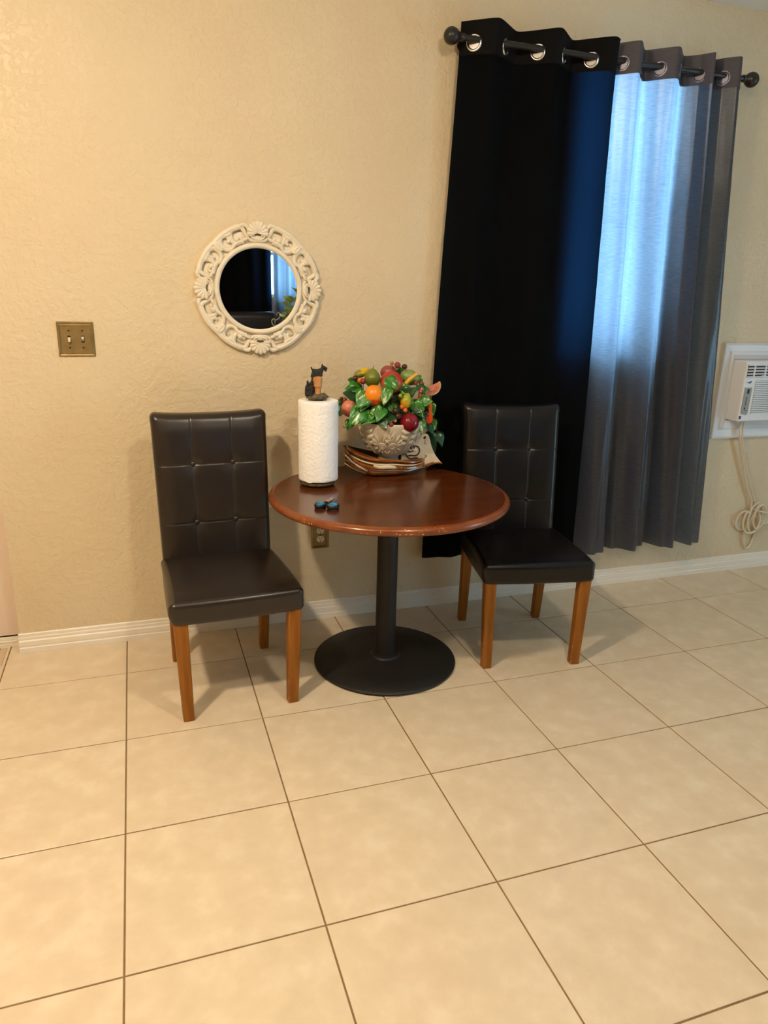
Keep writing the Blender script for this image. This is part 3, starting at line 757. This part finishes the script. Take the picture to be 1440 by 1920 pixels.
def strand(a0, a1, r, m, u0=-.97, u1=.95, wob=0, out=1.02):
    P = []
    for i in range(25):
        s = i/24; u = u0+(u1-u0)*s
        p = hull(u, R(a0+(a1-a0)*s+wob*math.sin(s*9)))
        P.append(Vector((p.x*out, p.y*out, max(p.z, r+.001))))
    MB().tube(P, [r*(.55+.45*math.sin(PI*min(1,.12+.8*i/24))) for i in range(25)], 8).build('glazed_ridge', m, t)
for a0,a1,r,m,wob in ((0,2,.0060,'glazebrown',2),(9,12,.0034,'glazecream',3),(19,25,.0085,'glazebrown',4),(29,37,.0034,'glazecream',3),(39,47,.0090,'glazebrown',4),(50,58,.0034,'glazecream',3),(60,66,.0085,'glazebrown',5),(73,78,.0045,'glazecream',3),(180,178,.0065,'glazebrown',2),(165,160,.006,'glazecream',3)):
    strand(a0,a1,r,m,wob=wob)
strand(15,18,.0085,'glazecream',-.42,.26,2,1.03)
strand(30,33,.0060,'glazecream',.30,.85,2,1.05)
for k, (a0,a1,u1) in enumerate(((2,60,-.2),(14,76,-.05),(30,88,.1),(46,92,.2))):
    strand(a0,a1,.0048,('glazebrown','glazecream')[k%2],-.98,u1,2,1.05)
# pierced tail plate at the right end
def plate(outline, holes, y0, y1):
    bm = bmesh.new()
    for loop in [outline]+holes:
        vs = [bm.verts.new((x,y0,z)) for x,z in loop]
        for i in range(len(vs)): bm.edges.new((vs[i], vs[(i+1)%len(vs)]))
    bmesh.ops.triangle_fill(bm, use_beauty=True, edges=bm.edges[:])
    r = bmesh.ops.extrude_face_region(bm, geom=bm.faces[:])
    for e in r['geom']:
        if isinstance(e, bmesh.types.BMVert): e.co.y = y1
    bmesh.ops.recalc_face_normals(bm, faces=bm.faces)
    me = bpy.data.meshes.new('plate'); bm.to_mesh(me); bm.free(); return me
ol = [(1.150,.735),(1.225,.738),(1.262,.752),(1.316,.764),(1.331,.757),(1.318,.772),(1.296,.800),(1.279,.835),(1.271,.862),(1.262,.883),(1.250,.890),(1.234,.889),(1.216,.880),(1.196,.862),(1.172,.842),(1.150,.834)]
ol = [(p.x,p.z) for p in smooth_path([(x,0,z) for x,z in ol],3,True)]
h1 = [(1.247+.0068*math.cos(-a),.872+.0068*math.sin(-a)) for a in frange(0,2*PI,17)[:-1]]
h2 = [(1.242,.783),(1.247,.789),(1.252,.791),(1.252,.795),(1.246,.796),(1.252,.800),(1.259,.796),(1.259,.788),(1.252,.783)]
me = plate([(x-1.085,z-TZ) for x,z in ol], [[(x-1.085,z-TZ) for x,z in h] for h in (h1,h2)], -.030, -.022)
tp = link('tail_plate', me, 'glazecream', t, angle=35)
def deco(pts, r, m, y=-.031): MB().tube(smooth_path([(x-1.085,y,z-TZ) for x,z in pts],6), r, 7).build('painted_line', m, tp)
deco([(1.262,.749),(1.285,.757),(1.312,.7615),(1.331,.757)], .0045, 'glazebrown', -.027)
deco([(1.150,.752),(1.19,.744),(1.225,.745),(1.262,.757),(1.292,.764)], .0040, 'glazebrown', -.030)
deco([(1.160,.838),(1.175,.846),(1.195,.842),(1.200,.826),(1.185,.815),(1.168,.818)], .0030, 'glazedark')
deco([(1.196,.838),(1.212,.838),(1.224,.826),(1.222,.808),(1.208,.798),(1.185,.800),(1.165,.796)], .0032, 'glazedark')
deco([(1.150,.806),(1.164,.806),(1.172,.792),(1.190,.786),(1.214,.788),(1.222,.780)], .0030, 'glazedark')
deco([(1.198,.772),(1.200,.764),(1.206,.760)], .0015, 'glazedark')
deco([(1.250,.862),(1.246,.852),(1.250,.846),(1.255,.850)], .0012, 'glazebrown')
for (x,z,rx,rz,m) in ((1.172,.828,.010,.008,'glazecream'),(1.187,.832,.007,.006,'glazedark'),(1.203,.822,.010,.009,'glazecream'),(1.150,.778,.012,.007,'glazecream')):
    MB().ball((x-1.085,-.031,z-TZ), (rx,.004,rz), 14).build('glaze_spot', m, tp)

# ------------------------------------------------------------------ footed bowl
BX, BY, BZ = 1.098, -.182, TZ+.0245
t = thing('fruit_bowl', 'cream ceramic footed bowl with embossed scrolls holding fruit', 'bowl', (BX,BY,BZ))
BP = [(.0,.0),(.040,.0),(.046,.004),(.046,.030),(.043,.044),(.046,.054),(.062,.062),(.082,.080),(.100,.102),(.116,.128),(.128,.156),(.136,.184),(.139,.200),(.136,.203),(.131,.199),(.124,.170),(.108,.130),(.085,.095),(.05,.075),(0,.070)]
MB().lathe(BP, 72).build('bowl_body', 'ceramic', t, angle=60)
def bsurf(th, z, off=.001):
    P = BP[5:13]
    for i in range(len(P)-1):
        if P[i][1] <= z <= P[i+1][1]:
            r = P[i][0]+(P[i+1][0]-P[i][0])*(z-P[i][1])/(P[i+1][1]-P[i][1]); break
    else: r = P[0][0] if z < P[0][1] else P[-1][0]
    return Vector(((r+off)*math.cos(th), (r+off)*math.sin(th), z))
for fr0 in (R(-112), R(-22), R(68), R(158)):
    rel = MB()
    for s in (-1,1):
        sp = []
        for i in range(30):
            a = i/29*2.4*2*PI; rr = .0165*(1-i/29*.85)
            sp.append(bsurf(fr0+s*.21+s*rr*math.cos(a)/.10, .108+rr*math.sin(a)))
        rel.tube(sp, .0034, 6)
        for k in range(6):
            a = R(12+k*26)
            P = [bsurf(fr0+s*(.21+.9*(.020+l*.030)*math.cos(a)/.10), .112+(.020+l*.036)*math.sin(a)) for l in (0,.3,.6,1)]
            rel.tube(P, [.003,.0054,.0052,.002], 6)
        for k in range(4):
            a = R(-20-k*32)
            P = [bsurf(fr0+s*(.21+(.021+l*.016)*math.cos(a)/.10), .106+(.021+l*.016)*math.sin(a)) for l in (0,.4,.8,1)]
            rel.tube(P, [.0024,.0044,.0044,.0016], 6)
    for k in range(5):
        a = R(60+k*15)
        P = [bsurf(fr0+(.012+l*.04)*math.cos(a)/.11, .128+(.012+l*.038)*math.sin(a)) for l in (0,.35,.7,1)]
        rel.tube(P, [.002,.0035,.0035,.001], 6)
    rel.build('embossed_scroll', 'ceramic', t)
    lob = MB()
    for z0_, r_ in ((.120,.010),(.145,.012),(.168,.012)):
        for s in (-1,1):
            P = [bsurf(fr0+R(45)+s*(.06+.30*l), z0_+.014*l*l, -.003) for l in (0,.25,.5,.75,1)]
            lob.tube(P, [r_*.5,r_,r_,r_*.8,r_*.2], 8)
    for s in (-1,1):
        lob.tube([bsurf(fr0+R(45)+s*.05, z, .0005) for z in frange(.07,.195,9)], .0028, 6)
    lob.build('embossed_band', 'ceramic', t)
# moss mound that fills the bowl
mm = MB().ball((0,0,0), (1,1,1), 40, fn=lambda p: Vector((p.x*.118, p.y*.105, max(-.02,p.z*.125)))*(1+.10*noise.noise(p*4)))
o = mm.build('moss_mound', 'foam', loc=(1.098,-.180,.945)); tag(o, 'dark green moss mound between the fruit in the cream bowl', 'moss')

# ------------------------------------------------------------------ artificial fruit
def fruit(name, label, cat, c, r, m, fn=None, rot=(0,0,0), dimple=True, n=28, stem=None):
    def base(p):
        q = Vector(p)
        if dimple:
            rho = math.hypot(q.x,q.y)
            if q.z > 0: q.z -= .16*math.exp(-(rho/.22)**2)
        return fn(q) if fn else q
    r = tuple(1.07*k for k in r); o = MB().ball((0,0,0), r, n, fn=base).build(name, m, loc=c, rot=rot)
    tag(o, label, cat, 'artificial fruit in the bowl')
    if stem: MB().tube([(0,0,r[2]*.80),(.001,0,r[2]*.95),(.004,.001,r[2]*1.18)], [.0016,.0014,.0018], 6).build('stem', 'stem', o)
    return o
def pearf(q): k = 1-.32*max(0,q.z)**1.2; return Vector((q.x*k,q.y*k,q.z))
def mangof(q): k = 1-.22*max(0,q.x); return Vector((q.x,q.y*k,q.z*k+.10*q.x*q.x))
fruit('avocado', 'olive green avocado at upper left of the fruit bowl', 'avocado', (1.015,-.200,1.122), (.031,.030,.036), fruit_mat('avocado_skin',(92,104,24),(112,122,36),9), pearf, dimple=False, stem=True)
fruit('small_mango', 'yellow mango with green tip behind the olive green avocado', 'mango', (.985,-.152,1.138), (.033,.020,.0165), fruit_mat('yellow_mango',(122,124,32),(222,178,34),4,axis=0,ramp=(.3,.5)), mangof, (0,R(-24),R(8)), False)
fruit('dark_peach', 'dusky red peach at the very top back of the bowl', 'peach', (1.108,-.130,1.134), (.033,.033,.030), fruit_mat('dusky_peach',(120,40,40),(150,74,62),6))
fruit('large_peach', 'largest red-orange peach in the top middle of the bowl', 'peach', (1.095,-.205,1.104), (.0445,.042,.0425), fruit_mat('peach_skin',(204,110,62),(176,52,44),5,ramp=(.35,.6)), rot=(R(-20),R(10),0))
fruit('green_mango', 'pale green mango at upper right behind the yellow slice', 'mango', (1.190,-.165,1.116), (.041,.031,.031), fruit_mat('green_mango',(104,140,66),(132,152,84),5), mangof, (0,R(18),R(-10)), False)
fruit('nectarine', 'bright orange nectarine at front left of the bowl', 'nectarine', (1.000,-.268,1.062), (.0350,.0340,.0395), fruit_mat('nectarine_skin',(206,52,20),(244,140,24),4,ramp=(.26,.46)), rot=(R(10),0,0), stem=False)
fruit('pink_peach', 'dull pink peach at the far left edge of the bowl', 'peach', (.912,-.225,1.006), (.029,.029,.032), fruit_mat('pink_peach',(188,92,74),(206,124,98),5))
fruit('pear', 'small yellow-green pear at front right above the plum', 'pear', (1.136,-.270,1.036), (.0215,.0205,.0315), fruit_mat('pear_skin',(196,150,24),(158,160,30),5), pearf, (0,R(14),0), False, stem=True)
fruit('plum', 'dark crimson plum hanging over the bowl rim at the front', 'plum', (1.142,-.300,.955), (.0365,.0365,.0365), fruit_mat('plum_skin',(92,8,22),(118,14,30),5,rough=.2), rot=(R(60),0,0))
# slices
def extrude_slice(name, label, cat, outline, thick, m, c, rot):
    n = len(outline); v = []
    for y, s in ((-thick/2,.93),(-thick/2+.003,1),(thick/2-.003,1),(thick/2,.93)):
        v += [(x*s,y,z*s) for x,z in outline]
    f = [tuple(range(n)), tuple(reversed(range(3*n,4*n)))]
    for a in range(3):
        for i in range(n): j=(i+1)%n; f.append((a*n+j,a*n+i,(a+1)*n+i,(a+1)*n+j))
    o = MB().add(v, f).build(name, m, loc=c, rot=rot); return tag(o, label, cat, 'artificial fruit in the bowl')
ml = [(.036*math.cos(a), .036*math.sin(a)) for a in frange(PI,2*PI,19)]
ws = extrude_slice('watermelon_slice', 'pink watermelon slice sticking out at the right of the bowl', 'watermelon', [(x,z+.012) for x,z in ml], .014, mat('melon_flesh',(206,104,92),(222,140,112),scale=40,rough=.3), (1.280,-.195,1.075), (R(8),R(-28),R(-14)))
MB().tube([(x,0,z+.012) for x,z in [(.0365*math.cos(a), .0365*math.sin(a)) for a in frange(PI,2*PI,19)]], .0042, 8, flat=(1,1.8)).build('rind', mat('melon_rind',(216,190,120),rough=.3), ws)
for k in range(7):
    a = PI+.4+k*.36; MB().ball((.02*math.cos(a),-.0072,.02*math.sin(a)+.010), (.0015,.0008,.0026), 8).build('seed', 'black', ws)
def crescent(L, wd, bend, n=12):
    o = []
    for i in range(n+1):
        t_ = -1+2*i/n; o.append((bend*t_*t_-wd*math.sqrt(max(0,1-t_*t_)), L*t_))
    for i in range(n,-1,-1):
        t_ = -1+2*i/n; o.append((bend*t_*t_+wd*.35*math.sqrt(max(0,1-t_*t_)), L*t_))
    return o[:-1] if o[0] == o[-1] else o
pc = [(-.020,.040),(-.006,.046),(.006,.040),(.007,.015),(.012,-.006),(.016,-.022),(.012,-.038),(.000,-.044),(-.014,-.036),(-.024,-.024),(-.010,-.020),(-.004,-.006),(-.006,.018)]
pp = extrude_slice('papaya_slice', 'orange papaya slice hanging down at the right of the bowl', 'papaya', [(p.x,p.z) for p in smooth_path([(x,0,z) for x,z in pc],3,True)], .016, fruit_mat('papaya_flesh',(224,70,22),(240,116,40),5), (1.256,-.232,.978), (R(5),R(4),R(-12)))
sd = MB()
for k in range(22): sd.ball((random.uniform(-.024,-.008), random.uniform(-.008,.006), random.uniform(-.018,.038)), random.uniform(.0025,.004), 8)
sd.build('papaya_seed', 'black', pp)['kind'] = 'stuff'
bs = MB().tube(smooth_path([(-.026,0,-.018),(-.010,0,-.002),(.010,0,.014),(.026,0,.024)],5), [.003]+[.0085]*14+[.003], 8).build('banana_slice', mat('banana_yellow',(226,172,28),(206,150,24),scale=30,rough=.35), loc=(1.173,-.222,1.115))
tag(bs, 'bright yellow banana-like slice lying against the pale green mango', 'banana', 'artificial fruit in the bowl')
cb = MB().tube(smooth_path([(-.008,0,-.026),(.000,0,-.010),(.004,0,.010),(.010,0,.026)],5), [.0015,.003,.004,.005,.006,.0065,.007,.007,.007,.007,.007,.006,.006,.005,.004,.003], 8).build('red_chili', mat('chili_red',(196,62,26),(214,90,40),scale=30,rough=.25), loc=(1.203,-.245,1.060))
tag(cb, 'thin red chili pepper between the leaves at right', 'chili', 'artificial fruit in the bowl')
# berry sprigs
BC = {'tan':mat('berry_tan',(188,130,84),rough=.3),'red':mat('berry_red',(150,58,40),(120,40,30),scale=60,rough=.3),'dark':mat('berry_dark',(58,32,26),(76,44,30),scale=60,rough=.3),'orange':mat('berry_orange',(214,106,40),rough=.3),'lime':mat('berry_lime',(168,168,40),rough=.3)}
SPRIGS = [
 ('sprig of tan and red-brown berries standing up at the very top', (1.120,-.150,1.10), [((1.110,-.160,1.177),.0087,'tan'),((1.131,-.170,1.169),.0130,'red'),((1.162,-.170,1.162),.0118,'dark')]),
 ('sprig of brown and coral berries left of the avocado', (.99,-.16,1.06), [((.952,-.170,1.118),.0115,'dark'),((.965,-.190,1.111),.0106,'orange'),((.976,-.200,1.109),.0124,'red')]),
 ('pair of small red berries near the watermelon slice', (1.19,-.19,1.06), [((1.220,-.220,1.097),.0106,'red'),((1.196,-.220,1.101),.0081,'red')]),
 ('sprig of lime and orange berries beside the pear', (1.11,-.24,1.01), [((1.108,-.280,1.060),.0084,'lime'),((1.109,-.300,1.019),.0093,'orange'),((1.123,-.300,1.005),.0093,'orange')]),
 ('cluster of dark berries left of the crimson plum', (1.08,-.25,.99), [((1.085,-.290,1.003),.0118,'dark'),((1.094,-.300,.981),.0137,'dark'),((1.076,-.270,1.055),.0099,'dark')]),
 ('red and tan berries hanging at the front bowl rim', (1.07,-.26,.985), [((1.062,-.310,.951),.0106,'red'),((1.078,-.310,.966),.0075,'tan')]),
 ('red and dark berries at the left end near the paper towel', (.94,-.18,1.00), [((.900,-.200,1.036),.0106,'red'),((.887,-.200,1.041),.0081,'dark')])]
for lab, root, bs_ in SPRIGS:
    t = thing('berry_sprig', lab, 'berries', root, 0, 'berry sprigs in the fruit bowl')
    st = MB(); rv = Vector(root)
    for c, r_, k in bs_:
        e = Vector(c)-rv; st.tube([(0,0,0), e*.5+Vector((0,-.004,.006)), e], .0012, 6)
        MB().ball(tuple(e), r_, 16).build('berry', BC[k], t)
    st.build('twig', 'stem', t)
# leaves
def leaf_mesh(name):
    v = []; f = []; n = 9; cols = (-1,-.5,0,.5,1)
    for i in range(n):
        t_ = i/(n-1)
        wd = .40*max(0,math.sin(PI*min(1,t_**.62)))**.9*(1-.35*t_) + .002
        for c in cols:
            x = c*wd; y = t_ - (.10*abs(c)**2*(1-t_)*(1-t_) if t_ < .5 else 0)
            z = .16*abs(c)*wd*2*.5 - .22*(t_-.3)**2 + .02*math.sin(9*t_+2*c)
            v.append((x,y,z))
    for i in range(n-1):
        for k in range(4): f.append((i*5+k,i*5+k+1,(i+1)*5+k+1,(i+1)*5+k))
    n0 = len(v); v2 = [(a,b_,c_-.012) for a,b_,c_ in v]
    f2 = [tuple(i+n0 for i in reversed(q)) for q in f]
    rim = [i*5 for i in range(n)]+[(n-1)*5+k for k in range(1,5)]+[i*5+4 for i in range(n-2,-1,-1)]+[3,2,1]
    for i in range(len(rim)): a, b_ = rim[i], rim[(i+1)%len(rim)]; f2.append((a,b_,b_+n0,a+n0))
    me = bpy.data.meshes.new(name); me.from_pydata(v+v2, [], f+f2); me.update(); me.shade_smooth(); return me
LM = {k: leaf_mesh('leaf') for k in ('leaf','leaf2','hangleaf')}
ivy = thing('ivy_foliage', 'variegated green ivy leaves spread among the fruit and trailing at right', 'foliage', (1.098,-.18,.95))
ivy_o = Vector((1.098,-.18,.95))
def put_leaf(a, b_, k, wide=1.0, tw=0, parent=ivy, org=ivy_o, nrm=None):
    a = Vector(a)-org; b_ = Vector(b_)-org
    d = b_-a; L = d.length; d.normalize()
    n = nrm or Vector((-.30,-.85,.40))
    n = (Vector(n) + Vector((random.uniform(-.35,.35),random.uniform(-.1,.1),random.uniform(-.35,.35)))); n = (n-d*n.dot(d)).normalized()
    x = d.cross(n)
    M = Matrix(((x.x*L*wide,d.x*L,n.x*L,a.x),(x.y*L*wide,d.y*L,n.y*L,a.y),(x.z*L*wide,d.z*L,n.z*L,a.z),(0,0,0,1)))
    o = link('leaf', LM[k], k, parent, smooth=False); o.matrix_basis = M
    return o
LEAVES = [((0.972,-0.270,1.071),(0.922,-0.300,1.020)),((1.049,-0.290,1.092),(1.024,-0.320,1.030)),((1.055,-0.262,1.127),(1.098,-0.285,1.087)),((1.130,-0.250,1.058),(1.180,-0.280,1.089)),((1.206,-0.250,1.030),(1.249,-0.280,1.036)),
((1.031,-0.290,1.016),(0.996,-0.325,0.968)),((0.956,-0.270,1.008),(0.892,-0.300,0.952)),((0.965,-0.200,1.047),(0.889,-0.230,1.071)),((0.976,-0.180,1.083),(0.900,-0.210,1.086)),((1.177,-0.250,1.034),(1.206,-0.280,0.970)),
((1.208,-0.250,0.949),(1.208,-0.280,0.905)),((1.026,-0.300,0.972),(1.033,-0.335,0.936)),((0.984,-0.270,1.000),(0.944,-0.300,0.950)),((0.956,-0.150,1.095),(0.920,-0.180,1.117)),((1.164,-0.110,1.123),(1.150,-0.140,1.161)),
((1.199,-0.230,1.092),(1.224,-0.260,1.062)),((0.996,-0.280,1.016),(1.026,-0.310,0.981)),((1.074,-0.260,1.021),(1.092,-0.290,0.989)),((1.267,-0.200,1.010),(1.275,-0.230,0.966)),((1.078,-0.290,0.985),(1.046,-0.320,0.961)),
((1.284,-0.190,0.942),(1.289,-0.220,0.904)),((0.902,-0.170,1.030),(0.880,-0.200,0.972)),((0.969,-0.260,1.042),(0.939,-0.290,1.004)),((1.050,-0.250,1.050),(1.020,-0.280,1.020)),((1.218,-0.170,1.118),(1.234,-0.200,1.098)),
((1.132,-0.240,1.090),(1.156,-0.270,1.053)),((1.003,-0.280,0.981),(0.966,-0.310,0.962)),((1.165,-0.250,1.006),(1.200,-0.280,0.990)),((1.238,-0.220,1.086),(1.204,-0.250,1.058)),((0.915,-0.250,0.963),(0.889,-0.280,0.931)),
((1.117,-0.250,1.023),(1.072,-0.280,1.000)),((1.208,-0.230,0.973),(1.230,-0.260,0.935))]
for i, (a, b_) in enumerate(LEAVES): put_leaf(a, b_, 'leaf' if i % 4 != 3 else 'leaf2', random.uniform(1.1,1.4))
for a, b_ in (((1.277,-.180,.888),(1.297,-.210,.802)),((1.328,-.160,.882),(1.341,-.190,.824)),((1.26,-.20,.93),(1.285,-.225,.885))): put_leaf(a, b_, 'hangleaf', .9)
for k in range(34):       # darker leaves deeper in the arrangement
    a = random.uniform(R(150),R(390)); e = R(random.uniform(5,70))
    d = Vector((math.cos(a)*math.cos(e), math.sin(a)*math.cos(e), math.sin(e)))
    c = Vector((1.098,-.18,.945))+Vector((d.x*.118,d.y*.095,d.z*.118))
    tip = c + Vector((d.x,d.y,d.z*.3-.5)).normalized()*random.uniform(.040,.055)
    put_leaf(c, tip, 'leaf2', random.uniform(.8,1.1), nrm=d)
st = MB()
st.tube(smooth_path([(.10,-.05,.06),(.15,-.05,.02),(.172,-.02,-.02),(.180,0,-.06)],5), .0016, 6)
st.tube(smooth_path([(.14,-.04,.04),(.20,0,.0),(.228,.02,-.068)],5), .0016, 6)
st.tube(smooth_path([(-.13,-.06,.03),(-.19,-.05,-.005),(-.205,-.05,-.02),(-.215,-.06,-.012)],5), .0012, 6)
st.build('trailing_stem', 'stem', ivy)

# ------------------------------------------------------------------ far side of the room, seen only in the mirror
def plain_curtain(name, label, x0, x1, m, seed, nf):
    n = nf*14; v = []; f = []; zz = frange(2.42,.25,24)
    for z in zz:
        for i in range(n+1):
            u = i/n; s = (2.42-z)/2.17
            v.append((x0+(x1-x0)*u, Y0+.09+.035*math.sin(u*nf*2*PI+seed)+.012*s*math.sin(u*nf*3.1+z*2), z))
    for r_ in range(len(zz)-1):
        for i in range(n): f.append((r_*(n+1)+i, r_*(n+1)+i+1, (r_+1)*(n+1)+i+1, (r_+1)*(n+1)+i))
    return tag(MB().add(v, f).build(name, m, angle=180), label, 'curtain')
plain_curtain('dark_curtain', 'black curtain on the opposite wall, seen dark in the round mirror', .62, 1.622, 'cblack', 0, 6)
plain_curtain('daylit_curtain', 'blue daylit curtain on the opposite wall, seen in the round mirror', 1.64, 2.75, 'cgrey', 1, 9)
t = thing('curtain_rod', 'black curtain rod on the opposite wall behind the camera', 'curtain rod', (0,Y0+.09,2.40))
MB().tube([(.5,0,0),(2.85,0,0)], .012, 14).build('rod', 'rod', t)
for x in (.5,2.85): MB().ball((x,0,0), .03, 16).build('finial', 'rod', t)
for x in (.56,2.8): MB().tube([(x,-.089,0),(x,0,0)], .007, 10).build('bracket', 'rod', t)
t = thing('recliner', 'high-backed black leather recliner, only its top shows in the mirror', 'armchair', (1.22,-4.75,0))
v, f = rbox(.62,.20,.86,.06,frange(-.2,.2,5),(),frange(-.3,.3,6), lambda p: Vector((p.x,p.y-.06-(p.z)*.12+.1,p.z+.79))); MB().add(v,f).build('backrest','leather2',t)
v, f = rbox(.58,.62,.22,.05,(),(),(), lambda p: p+Vector((0,.28,.36))); MB().add(v,f).build('seat','leather2',t)
for s in (-1,1):
    v, f = rbox(.16,.72,.52,.05,(),(),(), lambda p: p+Vector((s*.37,.27,.31))); MB().add(v,f).build('armrest','leather2',t)
MB().box(-.36,.36,-.06,.52,.001,.12).build('base','black',t,smooth=False)
t = thing('potted_plant', 'bushy green plant in a tall pot, its crown seen in the mirror', 'plant', (1.66,-3.72,0))
MB().lathe([(0,.001),(.11,.001),(.15,.30),(.17,.62),(.18,.64),(.165,.64),(.15,.60),(0,.60)], 32).build('pot','rock',t)
MB().tube([(0,0,.6),(.01,0,.85),(-.02,.01,1.15)], [.02,.016,.01], 8).build('trunk','bollard',t)
pm = leaf_mat('bush_leaf',(84,104,40),(132,140,64),.55); LM['bush'] = leaf_mesh('leaf'); LM['bush'].materials.append(pm)
for k in range(150):
    a = random.uniform(0,2*PI); e = random.uniform(-.6,1.4); rr = .24*random.uniform(.45,1)
    d = Vector((math.cos(a)*math.cos(e), math.sin(a)*math.cos(e), math.sin(e)))
    c = Vector((0,0,1.20))+d*rr
    put_leaf(c, c+(d+Vector((0,0,-.4))).normalized()*random.uniform(.06,.10), 'bush', .9, parent=t, org=Vector((0,0,0)), nrm=Vector((d.y,-d.x,.5)))
t = thing('scrolled_stand', 'tall scrolled metal candle stand, its tip glinting in the mirror', 'candle stand', (1.31,-3.56,0))
MB().lathe([(0,.001),(.13,.001),(.13,.012),(.03,.03),(0,.03)], 24).build('foot','blade',t)
MB().tube([(0,0,.02),(0,0,1.10)], .008, 8).build('shaft','blade',t)
for k in range(4):
    zc = 1.02+k*.055; s = 1 if k % 2 else -1
    MB().tube(smooth_path([(0,0,zc),(s*.03,0,zc+.02),(s*.035,.005,zc+.055),(s*.012,.01,zc+.065),(s*.008,.005,zc+.04)],5), .005, 7).build('scroll','blade',t)
